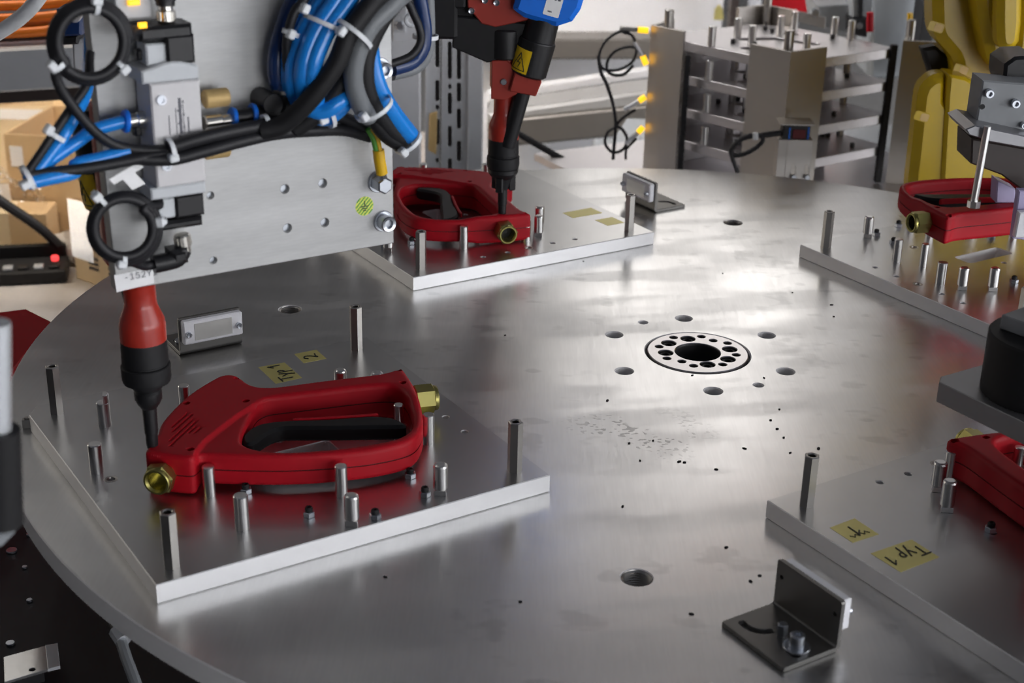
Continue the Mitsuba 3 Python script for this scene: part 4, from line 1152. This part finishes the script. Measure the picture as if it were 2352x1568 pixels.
# amber proximity sensors on the left post and their cables
for i, (x0, y0, x1, y1) in enumerate(((1465, 68, 1489, 70), (1476, 128, 1484, 148), (1468, 232, 1482, 222), (1466, 304, 1477, 292))):
    kx = thing('proximity_sensor', f'small proximity sensor with a lit amber tip, {["top", "second", "third", "lowest"][i]} on the left rack post', 'sensor', 'proximity sensors on the rack post')
    A_, B_ = at_y(x0, y0, .90), at_y(x1, y1, .90)
    e_ = part(kx, 'amber_tip', tube([A_, B_], .0045, 12), 'amber_lens', 50, label='glowing amber tip')
    scene[e_]['emitter'] = lamp((1.5, .75, .02))
    C_ = A_ + (A_ - B_) / np.linalg.norm(A_ - B_) * .022 + np.array([-.004, 0, 0])
    part(kx, 'barrel', tube([A_, C_], .0034, 10), 'spacer_steel' if i in (0,) else 'wire_yellow' if False else 'post_white')
RC = 'cables left of the rack'
YC = .90
solo('cable', 'dark cable dropping in two big loops left of the rack', 'cable', tube(spline(yp([(1447, 70), (1420, 74), (1390, 96), (1376, 130), (1386, 158), (1420, 160), (1452, 142), (1462, 112), (1452, 82), (1430, 74)], YC), 6), .0021, 10), 'black_rubber', 60, RC)
solo('cable', 'second dark cable looped inside the first one left of the rack', 'cable', tube(spline(yp([(1482, 130), (1465, 112), (1440, 108), (1410, 120), (1394, 145), (1400, 168), (1430, 172), (1455, 150)], YC), 6), .0021, 10), 'black_rubber', 60, RC)
solo('cable', 'dark cable hanging straight from the loops to the knot left of the rack', 'cable', tube(spline(yp([(1374, 128), (1380, 165), (1394, 195), (1408, 240), (1414, 285), (1410, 340), (1408, 366)], YC), 6), .0026, 10), 'black_rubber', 60, RC)
solo('cable', 'dark cable in a small ring at the knot left of the rack', 'cable', tube(spline(yp([(1460, 252), (1440, 264), (1425, 276), (1412, 292), (1395, 305), (1390, 330), (1408, 350), (1432, 342), (1440, 318), (1428, 296), (1414, 290)], YC), 6), .0022, 10), 'black_rubber', 60, RC)
solo('cable', 'dark cable leaving the knot towards the lowest amber sensor', 'cable', tube(spline(yp([(1462, 318), (1446, 334), (1438, 345), (1437, 366)], YC), 6), .0020, 10), 'black_rubber', 60, RC)
# fixed machine table behind the rotary table
mt = thing('machine_table', 'grey machine table top behind the rotary table under the rack', 'machine table')
part(mt, 'top', prism(Polygon([(-.03, .61), (.30, .56), (.9, .30), (1.4, .5), (1.4, 1.25), (.02, 1.25), (-.05, .93)]), ZB - .032, ZB - .0125, .001), 'steel_grey_paint', 20)
for x, y in ((.9, .5), (1.3, 1.15), (.0, 1.15), (.2, .72)): part(mt, 'leg', bx(x - .04, x + .04, y - .04, y + .04, FLOOR, ZB - .033, .003), 'steel_grey_paint', 20)

# ------------------------------------------------------------------ the yellow robot and its gripper (right)
rb = thing('robot_arm', 'yellow industrial robot arm at the upper right behind the lifted gun handle', 'robot')


def yslab(pts, y, d, m_, parent, nm, ch=.006, label=None, smooth=40):
    """body seen from the front: outline at depth y, reaching d metres back"""
    P_ = Polygon([at_y(a_, b_, y)[[0, 2]] for a_, b_ in pts])
    if not P_.is_valid: P_ = P_.buffer(0)
    return part(parent, nm, moved(prism(P_, -d, 0, ch), frame((0, y, 0), (1, 0, 0), (0, 0, 1), (0, -1, 0))), m_, smooth, label=label)


def smooth_pts(p, k=2): return chaikin(p, k)


YR = .56
yslab(smooth_pts([(2146, -120), (2146, 60), (2154, 92), (2176, 116), (2194, 138), (2199, 175), (2194, 260), (2174, 420), (2174, 480), (2290, 480), (2420, 480), (2420, -120)], 1), YR, .050, 'yellow_paint', rb, 'upper_arm', .012)
yslab(smooth_pts([(2290, -120), (2300, 60), (2320, 200), (2300, 400), (2300, 480), (2620, 480), (2620, -120)], 1), YR + .05, .16, 'yellow_paint', rb, 'arm_core', .02)
yslab(smooth_pts([(2152, 172), (2134, 182), (2113, 206), (2107, 260), (2099, 340), (2088, 430), (2088, 480), (2240, 480), (2260, 300), (2178, 250), (2180, 172)], 1), YR - .03, .030, 'yellow_paint', rb, 'lower_cover', .010)
yslab(smooth_pts([(2178, 176), (2184, 172), (2230, 180), (2330, 250), (2300, 480), (2160, 480), (2168, 330)], 1), YR - .036, .04, 'yellow_paint', rb, 'side_cover', .004)
yslab(smooth_pts([(2240, -120), (2248, 20), (2262, 90), (2275, 150), (2330, 200), (2420, 200), (2420, -120)], 1), YR - .05, .06, 'yellow_paint', rb, 'shoulder_cover', .010)
yslab(smooth_pts([(2294, -60), (2292, 85), (2300, 116), (2330, 118), (2350, 90), (2352, -60)], 1), YR - .075, .04, 'yellow_paint', rb, 'joint_housing', .008)
yslab(smooth_pts([(2346, -60), (2340, 100), (2330, 120), (2318, 135), (2340, 150), (2420, 160), (2420, -60)], 1), YR - .07, .05, 'yellow_paint', rb, 'wrist_housing', .006)
yslab([(2118, 112), (2150, 106), (2190, 140), (2190, 176), (2140, 178)], YR + .04, .02, 'black_matte', rb, 'cable_duct', .004)  # black slab filling the dark gap between the arm covers
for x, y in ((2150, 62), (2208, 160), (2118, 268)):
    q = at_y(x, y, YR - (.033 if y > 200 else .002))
    rec = part(rb, 'painted_recess', moved(prism(rrect(-.010, .010, -.006, .006, .003), 0, .0006, .0003), frame(q, (.96, 0, -.25), (.25, 0, .96), (0, -1, 0))), 'yellow_paint', 30)
    part(rec, 'socket', moved(prism(rrect(-.002, .008, -.0045, .0045, .002), 0, .0009), frame(q, (.96, 0, -.25), (.25, 0, .96), (0, -1, 0))), 'bronze')  # no real pocket: dark bronze inset paints the shade of a recess

part(rb, 'added_forearm', tube([(.42, .60, .255), (.25, .60, .46), (.05, .62, .70)], .020, 16), 'yellow_paint')  # unseen tube, added for a yellow streak in the table reflection
part(rb, 'added_red_tube', tube(spline([(.52, .64, .245), (.36, .62, .35), (.22, .61, .48), (.05, .62, .67), (-.10, .64, .86)], 5), .026, 14), 'red_sheet')  # unseen tube, added for a red streak in the table reflection
part(rb, 'elbow_joint', moved(cyl(.05, -.06, .06, .006, 32), frame((.50, .64, .27), (1, 0, 0), (0, 0, 1), (0, -1, 0))), 'yellow_paint')

# gripper carried by the wrist, above the right back fixture
gk = thing('gripper', 'grey plate gripper with screws and a lavender jaw holding the lifted red gun handle', 'gripper')
YG = .17
yslab(smooth_pts([(2310, 132), (2304, 195), (2330, 212), (2400, 225), (2400, 128)], 1), YG + .03, .05, 'black_plastic', gk, 'wrist_flange', .003)
yslab([(2257, 184), (2320, 190), (2420, 196), (2420, 340), (2240, 296)], YG, .035, 'machine_grey', gk, 'mounting_plate', .0015, smooth=20)
yslab([(2218, 297), (2240, 288), (2420, 326), (2420, 352), (2275, 326), (2226, 310)], YG - .03, .065, 'plate_grey', gk, 'bottom_plate', .001, smooth=20)
yslab([(2232, 318), (2275, 326), (2420, 352), (2420, 452), (2352, 440), (2300, 402), (2230, 376)], YG - .012, .05, 'dark_brown', gk, 'lower_block', .0015, smooth=20)
for x, y, r in ((2270, 213, .0042), (2330, 236, .0042), (2349, 286, .003)):
    q = at_y(x, y, YG)
    part(gk, 'socket_screw', moved(lathe([(0, .002), (r * .5, .002), (r * .55, .006), (r * .9, .006), (r, .005), (r, 0), (0, 0)], 20), frame((q[0], YG - .0005, q[2]), (1, 0, 0), (0, 0, 1), (0, -1, 0))), 'zinc', 25)
q = at_y(2256, 245, YG)
part(gk, 'bore', moved(cyl(.0026, 0, .0004, 0, 16), frame((q[0], YG, q[2]), (1, 0, 0), (0, 0, 1), (0, -1, 0))), 'black_matte')
yslab([(2291, 414), (2332, 434), (2334, 466), (2288, 466)], YG + .03, .02, 'lavender', gk, 'jaw', .001, smooth=20)
yslab([(2341, 438), (2420, 440), (2420, 560), (2326, 548)], YG - .055, .010, 'lavender', gk, 'side_jaw', .001, smooth=20)
yslab([(2342, 488), (2420, 486), (2420, 548), (2331, 546)], YG - .066, .008, 'white_plastic', gk, 'jaw_pad', .001, smooth=20)
part(gk, 'push_rod', tube([at_y(2268, 290, YG - .035), at_y(2237, 466, YG - .035)], .0036, 16), 'pin_steel')
part(gk, 'rod_tip', tube([at_y(2238, 460, YG - .035), at_y(2236, 475, YG - .035)], .0066, 8), 'pin_steel', 20)

# clamp over the lower right fixture
DM = PM['D']
ck = thing('clamp_post', 'grey steel plate with a black round post above the lower right gun handle', 'clamp')
c0 = at(2165, 930, .088)
XD = np.array([-math.sin(TH), math.cos(TH), 0]); YD = np.array([-math.cos(TH), -math.sin(TH), 0])
CMf = frame((c0[0], c0[1], 0), -XD, -YD, (0, 0, 1))
part(ck, 'plate', prism(Polygon([(0, 0), (.14, 0), (.14, .13), (-.012, .13), (-.012, .008), (-.006, .0)]), .088, .1035, .0006, .0006), 'plate_grey', 20, m=CMf)
cq = at(2392, 905, .1035)
part(ck, 'round_post', lathe([(0, .1036), (.0405, .1036), (.0412, .105), (.0412, .146), (.0400, .1475), (0, .1475)], 48), 'black_matte', 30, m=trans(cq[0], cq[1]))
part(ck, 'cap_block', bx(-.028, .05, -.020, .05, .1476, .158, .0008), 'machine_grey', 20, m=trans(cq[0], cq[1]) @ rotz(TH - math.pi / 2 + .1))
part(ck, 'rod', bx(-.010, .03, -.008, .03, .158, .30, .001), 'machine_grey', 20, m=trans(cq[0] + .012, cq[1]) @ rotz(.3))

# ------------------------------------------------------------------ machine frame and panels behind
def ywall(name, label, cat, x0, y0, x1, y1, Y, m_, d=.01, ch=.001, group=None):
    a_, b_ = at_y(x0, y1, Y), at_y(x1, y0, Y)
    return solo(name, label, cat, bx(min(a_[0], b_[0]), max(a_[0], b_[0]), Y, Y + d, min(a_[2], b_[2]), max(a_[2], b_[2]), ch), m_, 20, group)


def ypoly(pts, Y): return Polygon([at_y(a_, b_, Y)[[0, 2]] for a_, b_ in pts])


FR = lambda Y: frame((0, Y, 0), (1, 0, 0), (0, 0, 1), (0, -1, 0))


def yprism(pts, Y, d, ch=.0008): return moved(prism(ypoly(pts, Y), -d, 0, ch), FR(Y))


# upright posts beside the valve plate
k = thing('frame_post', 'wide pale aluminium frame post right of the valve plate', 'post')
YP = .80
part(k, 'post_profile', yprism([(880, -120), (962, -120), (964, 420), (885, 420)], YP, .03), 'post_white', 20)
part(k, 'cover_plate', yprism([(900, -120), (1003, -120), (1003, 92), (902, 98)], YP - .02, .018), 'post_white', 20)
part(k, 'cover_tab', yprism([(903, 10), (935, 10), (931, 75), (903, 73)], YP - .022, .002), 'galvanised', 20)
q = at_y(918, 58, YP - .022)
part(k, 'screw', moved(cyl(.006, 0, .004, .001, 16), frame(q, (1, 0, 0), (0, 0, 1), (0, -1, 0))), 'zinc')
part(k, 'foot', bx(-.335, -.26, YP, YP + .06, FLOOR, -.10, .002), 'post_white', 20)
k = thing('slotted_rail', 'upright galvanised rail with long and round slots between the post and the screwdriver', 'rail')
YQ = .84
def slots(px, specs):
    out = []
    for y0, y1 in specs:
        a_, b_ = at_y(px, y0, YQ), at_y(px, y1, YQ)
        out.append(LineString([(a_[0], a_[2]), (b_[0], b_[2] + 1e-4)]).buffer(.0032 if y1 - y0 > 12 else .0026, quad_segs=4))
    return out
def raildef(pts, sl, YY, nm, m_, d=.004):
    P_ = ypoly(pts, YY)
    for s_ in sl: P_ = P_.difference(s_)
    return part(k, nm, moved(prism(P_, -d, 0, .0004), FR(YY)), m_, 20)
raildef([(1016, -60), (1076, -60), (1074, 420), (1012, 420)], slots(1033, [(100, 178), (197, 201), (218, 258), (294, 333), (368, 400)]) + slots(1054, [(100, 178), (195, 230), (254, 292), (328, 366)]), YQ, 'front_web', 'galvanised')
raildef([(978, -60), (1013, -60), (1010, 420), (976, 420)], slots(1004, [(90, 152), (190, 230), (246, 250), (280, 330), (368, 372)]), YQ + .004, 'side_web', 'galvanised')
part(k, 'outer_rib', yprism([(1076, -60), (1110, -60), (1106, 420), (1074, 420)], YQ - .012, .05), 'galvanised', 20)
part(k, 'back_web', yprism([(978, -60), (1100, -60), (1100, 420), (976, 420)], YQ + .045, .004), 'black_matte', 20)
part(k, 'inner_plate', yprism([(986, 262), (1004, 256), (1002, 355), (984, 345)], YQ - .001, .002), 'bronze', 20)
part(k, 'foot', bx(-.25, -.20, YQ, YQ + .05, FLOOR, -.10, .002), 'galvanised', 20)
# machine frame: horizontal bars and panels behind, in the gap left of the rack
Y1_ = 1.75
ywall('white_panel', 'large bright white enclosure panel behind the slanted screwdriver', 'panel', 1060, -120, 1672, 82, Y1_ + .10, 'panel_white')
q = at_y(1650, 30, Y1_ + .09)
solo('yellow_sticker', 'small pale yellow sticker on the white panel left of the rack', 'sticker', yprism([(1640, 45), (1662, 45), (1660, 20), (1651, 10), (1643, 22)], Y1_ + .098, .001, 0), 'tape_yellow', 20)
k = thing('panel_frame', 'grey aluminium frame bar with a dark seal below the white panel', 'frame bar')
part(k, 'seal', yprism([(1060, 82), (1560, 82), (1560, 91), (1060, 91)], Y1_ + .085, .012), 'black_matte', 20)
part(k, 'bar', yprism([(1060, 90), (1560, 90), (1560, 136), (1060, 138)], Y1_ + .02, .08, .004), 'frame_alu', 20)
ywall('white_panel', 'narrow white panel between the two frame bars left of the rack', 'panel', 1060, 136, 1560, 330, Y1_ + .10, 'panel_white')
k = thing('frame_beam', 'slanting white topped steel beam crossing behind the looped cables', 'beam')
part(k, 'white_rail', yprism([(1120, 214), (1560, 148), (1560, 168), (1120, 238)], 1.60, .03, .003), 'panel_white', 20)
part(k, 'grey_face', yprism([(1120, 236), (1560, 166), (1560, 208), (1120, 250)], 1.61, .03, .001), 'machine_grey', 20)
part(k, 'beam_top', yprism([(1120, 262), (1560, 198), (1560, 238), (1120, 282)], 1.44, .10, .006), 'beam_lit', 20)  # pale slab paints the light falling on the beam top
part(k, 'beam_face', yprism([(1120, 280), (1560, 236), (1560, 300), (1120, 342)], 1.43, .10, .004), 'frame_alu', 20)  # brown colour paints the reflection on the beam front
ywall('white_panel', 'low white panel below the steel beam at the back', 'panel', 1090, 290, 1570, 480, 1.58, 'panel_white')
solo('black_rod', 'thin black rod slanting down behind the screwdriver to the table edge', 'rod', tube([at_y(1165, 292, .95), at_y(1330, 388, .95), at_y(1390, 424, .95)], .0050, 10), 'black_matte')
# upper right background
ywall('dark_post', 'dark brown upright post right of the white panel', 'post', 1672, -120, 1708, 110, 1.75, 'dark_brown', .05)
ywall('white_panel', 'narrow pale panel strip right of the dark brown post', 'panel', 1708, -120, 1760, 130, 1.80, 'panel_white')
ywall('red_board', 'red board at the top edge behind the rack', 'board', 1757, -380, 1908, 40, 1.9, 'red_sheet')
ywall('red_board', 'small bright red board right of the large red one', 'board', 1905, -120, 1948, 14, 1.7, 'red_sheet', .03)
k = thing('steel_bracket', 'grey folded steel bracket with a bolt at the back of the rack', 'bracket')
part(k, 'left_leg', yprism([(1748, 32), (1830, 22), (1836, 60), (1750, 62)], 1.10, .004), 'galvanised', 20)
part(k, 'right_leg', yprism([(1826, 24), (1898, 40), (1895, 66), (1832, 50)], 1.07, .004), 'angle_steel', 20)
q = at_y(1870, 27, 1.08)
part(k, 'bolt', moved(hexa(.012, 0, .012), frame(q, (1, 0, 0), (0, 0, 1), (0, -1, 0))), 'zinc')
k = thing('machine_block', 'grey machine block with a bolt behind the right part of the rack', 'machine')
part(k, 'block', yprism([(1878, 14), (1960, 8), (1985, 14), (1990, 88), (1885, 60)], 1.12, .12, .002), 'machine_grey', 20)
part(k, 'slide', yprism([(1958, -60), (2010, -60), (2004, 42), (1958, 40)], 1.09, .05, .002), 'steel_grey_paint', 20)
part(k, 'slide_groove', yprism([(1972, -60), (1984, -60), (1982, 40), (1972, 40)], 1.085, .004, .0005), 'black_matte', 20)
part(k, 'lower_block', yprism([(1955, 44), (1995, 42), (1992, 86), (1955, 78)], 1.08, .06, .002), 'black_plastic', 20)
q = at_y(1973, 58, 1.08)
part(k, 'bolt', moved(hexa(.009, 0, .006), frame(q, (1, 0, 0), (0, 0, 1), (0, -1, 0))), 'zinc')
solo('grey_column', 'wide grey machine column left of the yellow robot', 'column', [yprism([(2008, -160), (2110, -160), (2105, 180), (2000, 180)], 1.25, .12, .004)], 'steel_grey_paint', 20)
ywall('black_column', 'black upright machine column between the grey column and the robot', 'column', 2098, -160, 2175, 200, 1.15, 'black_plastic', .06)
for i, (x, y0, y1, m_, nm) in enumerate(((1998, 28, 62, 'red_plastic', 'red'), (2093, 62, 100, 'dark_red', 'dark red'), (2090, 30, 62, 'wire_yellow', 'yellow'))):
    solo('marker_peg', f'slim {nm} marker peg standing at the right back of the rack', 'peg', tube([at_y(x, y1 + 10, .95), at_y(x, y0, .95)], .005 if i != 2 else .004, 10), m_)

# ------------------------------------------------------------------ far left: bench, boxes and frame
ZTB = -.30
bench = thing('work_bench', 'pale work bench with boxes behind the left edge of the rotary table', 'bench')
part(bench, 'bench_top', bx(-2.1, -.35, .62, 1.9, ZTB - .03, ZTB, .002), 'table_white', 20)
for x, y in ((-2.0, .7), (-.45, .72), (-2.0, 1.8), (-.45, 1.8)): part(bench, 'leg', bx(x - .03, x + .03, y - .03, y + .03, FLOOR, ZTB - .031, .002), 'steel_grey_paint', 20)


def carton(label, px, py, w, d, h, rot, m_='cardboard', z=ZTB, open_=True, lab=None, prt=False):
    """open carton whose near lower corner the photograph shows at (px, py)"""
    k = thing('carton', label, 'box', 'cardboard boxes on the bench')
    q = at(px, py, z)
    M = trans(q[0], q[1], z + .0005) @ rotz(rot)
    t = .004
    for nm, b in (('side', (0, w, 0, t, 0, h)), ('side', (0, w, d - t, d, 0, h)), ('side', (0, t, t, d - t, 0, h)), ('side', (w - t, w, t, d - t, 0, h)), ('bottom', (t, w - t, t, d - t, 0, t))):
        part(k, nm, bx(*b, .0008), m_, 20, m=M)
    if open_:
        fl_ = [moved(bx(0, w, 0, h * .35, -t, 0, .0005), trans(0, d, h) @ trimesh.transformations.rotation_matrix(.35, [1, 0, 0])),
               moved(bx(0, h * .3, 0, d, -t, 0, .0005), trans(w, 0, h) @ trimesh.transformations.rotation_matrix(.5, [0, 1, 0]))]
        for f_ in fl_: part(k, 'flap', f_, m_, 20, m=M)
    else:
        part(k, 'lid', bx(0, w, 0, d, h - t, h, .0008), m_, 20, m=M)
        part(k, 'parcel_tape', bx(w * .42, w * .58, -.0006, d + .0006, .02, h + .0008, .0002), 'cardboard_pale', 20, m=M)
    if lab: part(k, 'paper_label', bx(*lab, .0002), 'paper', 20, m=M)
    if prt:
        for i in range(3): part(k, 'print', bx(w * .25, w * .75 - i * .02, -.0004, 0, h * (.35 + .12 * i), h * (.42 + .12 * i), .0001), 'dark_brown', 20, m=M)
    return k


carton('tall open cardboard box at the left behind the blue hoses', 36, 552, .26, .20, .185, -.10, 'cardboard', lab=(.008, .030, -.001, 0, .13, .165))
carton('open cardboard box farther back with a white label along its rim', -70, 420, .20, .22, .15, .0, 'cardboard_pale', lab=(.07, .17, -.001, 0, .125, .145))
carton('printed cardboard box right beside the valve plate, low on the bench', 176, 640, .14, .08, .07, -.62, 'cardboard_pale', open_=False, prt=True)
carton('low yellowish cardboard box behind the black terminal strip', -90, 592, .145, .07, .075, .06, 'cardboard', open_=False)
wd = thing('packing_paper', 'white sheet of paper leaning on the cardboard box beside the lower cable ring', 'paper')
part(wd, 'sheet', [trimesh.convex.convex_hull(np.array([at(*p_, ZTB + .08) + np.array([0, dy, 0]) for dy in (0, .002) for p_ in ((153, 455), (205, 468), (215, 605), (166, 588))]))], 'paper', 20)
sl_ = thing('foam_block', 'pale rounded foam block on the bench below the boxes', 'packing')
q = at(112, 596, ZTB)
part(sl_, 'block', moved(bx(-.005, .075, -.005, .05, 0.0005, .042, .012), trans(q[0], q[1], ZTB) @ rotz(-.55)), 'table_white', 40)
# crumpled clear bag
bg = trimesh.creation.icosphere(4, 1.0)
nv = meshkit.fbm(bg.vertices * 2.3 + 5, 4, 3) * 1.1 + .35 * np.abs(meshkit.noise(bg.vertices * 6, 4) - .5)
bg.vertices *= (.55 + nv)[:, None] * np.array([.062, .045, .062])
bg.vertices[:, 2] = np.maximum(bg.vertices[:, 2], -.04)
q = at(44, 545, ZTB)
solo('plastic_bag', 'crumpled clear plastic bag lying before the cardboard boxes', 'bag', bg, 'clear_film', 20, m=trans(q[0] - .01, q[1] - .055, ZTB + .062))
# power strip with red switches
ps = thing('terminal_strip', 'black terminal strip with red lights and a cable at the left edge', 'power strip')
q = at(60, 640, ZTB)
MPS = trans(q[0], q[1], ZTB) @ rotz(.22)
part(ps, 'housing', bx(-.11, .065, -.03, .04, .0005, .022, .003), 'black_matte', 20, m=MPS)
part(ps, 'rear_rail', bx(-.11, .06, .045, .055, .0005, .040, .002), 'black_matte', 20, m=MPS)
for i in range(7): part(ps, 'socket', bx(-.10 + i * .023, -.085 + i * .023, -.022, -.006, .022, .027, .001), 'galvanised' if i % 2 else 'black_plastic', 20, m=MPS)
for i, x in enumerate((-.085, .045)):
    e_ = part(ps, 'indicator_lamp', moved(cyl(.006, .022, .030, .001, 12), trans(x, .018)), 'dark_red', 30, m=MPS)
    scene[e_]['emitter'] = lamp((1.6, .10, .10))
part(ps, 'cable', tube(spline([(MPS @ np.array(p_ + [1.0]))[:3] for p_ in ([.05, .05, .035], [.02, .05, .07], [-.05, .05, .13], [-.12, .05, .20])], 5), .008, 10), 'black_rubber')
# frame beam upper left with the orange hoses lying on it
k = thing('cross_beam', 'grey aluminium cross beam at the upper left under the orange cables', 'beam')
YB = .75
part(k, 'beam', yprism([(-140, 122), (290, 98), (290, 195), (-140, 222)], YB, .06, .003), 'beam_grey', 20)
part(k, 'lower_lip', yprism([(-140, 220), (290, 190), (290, 222), (-140, 246)], YB + .01, .05, .002), 'dark_brown', 20)
part(k, 'top_rail', yprism([(-140, 92), (250, 76), (250, 104), (-140, 124)], YB + .06, .03, .002), 'dark_brown', 20)
OG = 'orange cables along the cross beam'
for i, (y0, y1, yy) in enumerate(((14, 2, .80), (44, 30, .79), (78, 62, .78), (60, 34, .82), (-14, -22, .81))):
    solo('orange_cable', f'orange cable lying along the cross beam, {["uppermost but one", "middle", "lowest", "rear", "uppermost"][i]}', 'cable', tube(spline([at_y(-140, y0 + 4, yy), at_y(-20, y0, yy), at_y(80, (y0 + y1) / 2 + 3, yy), at_y(180, y1, yy), at_y(300, y1 - 10, yy)], 6), .0072, 12), 'orange_hose', 60, OG)
solo('clear_hose', 'translucent whitish hose slanting across the upper left corner', 'hose', tube(spline([at_y(-60, 105, .30), at_y(-5, 76, .30), at_y(50, 38, .30), at_y(92, -10, .30), at_y(120, -70, .30)], 6), .0078, 14), 'nylon_white', 60)
# parts behind the upper cable ring
k = thing('blue_connector', 'blue and black cable connector on a white post behind the upper cable ring', 'connector')
part(k, 'hood', yprism([(128, 22), (188, 18), (186, 82), (146, 84)], .16, .03, .002), 'navy_hose', 20)
part(k, 'latch', yprism([(140, 84), (180, 80), (178, 102), (142, 104)], .165, .02, .002), 'black_plastic', 20)
part(k, 'strut', tube([at_y(170, 40, .175), vp(238, -70, -.0125)], .006, 10), 'post_white')
part(k, 'white_post', yprism([(165, 92), (204, 92), (200, 170), (168, 160)], .17, .02, .002), 'post_white', 20)
# white and amber lamp parts above the valve
k = thing('signal_module', 'pale module with amber lights behind the top of the valve', 'signal lamp')
part(k, 'module', vbox(268, -30, 344, 46, -.0, .012).apply_transform(VM), 'valve_cap', 20)
e_ = part(k, 'amber_light', vbox(296, 0, 322, 14, .0121, .015).apply_transform(VM), 'amber_lens', 20)
scene[e_]['emitter'] = lamp((1.6, .7, .03))

# ------------------------------------------------------------------ lower left: machine parts under the table
k = thing('machine_plate', 'black machine base plate with bright screws below the left edge of the table', 'machine')
ZM = -.13
part(k, 'plate', bx(-1.15, -.32, -.80, .00, ZM - .012, ZM, .001), 'panel_black', 20)
for x, y, r in ((27, 1267, .0045), (57, 1305, .0022), (68, 1381, .0024), (24, 1480, .0034), (66, 1230, .002)):
    q = at(x, y, ZM)
    part(k, 'screw', cyl(r, .0003, .0022, .0003, 20), 'zinc', m=trans(q[0], q[1], ZM))
part(k, 'stand', bx(-.80, -.36, -.60, -.10, FLOOR, ZM - .0125, .003), 'machine_grey', 20)
q = at(72, 1545, ZM)
k = thing('steel_clip', 'bright bent steel clip with a hole at the lower left corner', 'clip')
pc = Polygon([at(*p_, ZM + .012)[:2] for p_ in ((8, 1508), (104, 1482), (110, 1536), (10, 1566))])
part(k, 'leaf', moved(prism(pc.difference(circle(*at(74, 1537, ZM + .012)[:2], .0022)), .010, .012, .0003), trans(0, 0, ZM)), 'pin_steel', 20)
pc2 = Polygon([at(*p_, ZM + .012)[:2] for p_ in ((104, 1482), (132, 1477), (138, 1530), (110, 1537))])
part(k, 'bend', moved(prism(pc2, .010, .0125, .0003), trans(0, 0, ZM)), 'galvanised', 20)
part(k, 'foot', moved(prism(pc.buffer(-.003), .0003, .0098), trans(0, 0, ZM)), 'black_matte', 20)
k = thing('cable_rod', 'thin grey rod with a joint below the table rim at the lower left', 'rod')
part(k, 'rod', tube([at(272, 1452, -.10), at(290, 1510, -.105), at(318, 1585, -.115)], .0042, 10), 'steel_grey_paint')
part(k, 'joint', tube([at(268, 1448, -.099), at(284, 1472, -.102)], .0062, 10), 'galvanised')
part(k, 'clevis', tube([at(262, 1430, -.098), at(270, 1452, -.1)], .0050, 10), 'black_plastic')
# red cover left
q = [at(*p_, -.035) for p_ in ((-60, 724), (60, 709), (118, 738))]
k = thing('red_cover', 'dark red sheet cover behind the left rim of the rotary table', 'cover')
rp = Polygon([q[0][:2], q[1][:2], q[2][:2], q[2][:2] + np.array([.0, -.22]), q[0][:2] + np.array([-.05, -.22])])
part(k, 'top_sheet', prism(rp, -.040, -.035, .001), 'red_sheet', 20)
part(k, 'body', prism(rp.buffer(-.004), -.105, -.0402), 'red_sheet', 20)
# blurred cylinder at the left frame edge
k = thing('air_cylinder', 'blurred grey and black air cylinder at the left frame edge', 'cylinder')
o_ = at_y(0, 900, -.62)
part(k, 'grey_cap', tube([at_y(-6, 740, -.62), at_y(-4, 985, -.62)], .0058, 24), 'galvanised')
part(k, 'black_tube', tube([at_y(-4, 986, -.62), at_y(4, 1200, -.62)], .0098, 24), 'black_matte')
part(k, 'foot', tube([at_y(4, 1200, -.62), at_y(-20, 1226, -.62)], .0075, 16), 'steel_grey_paint')
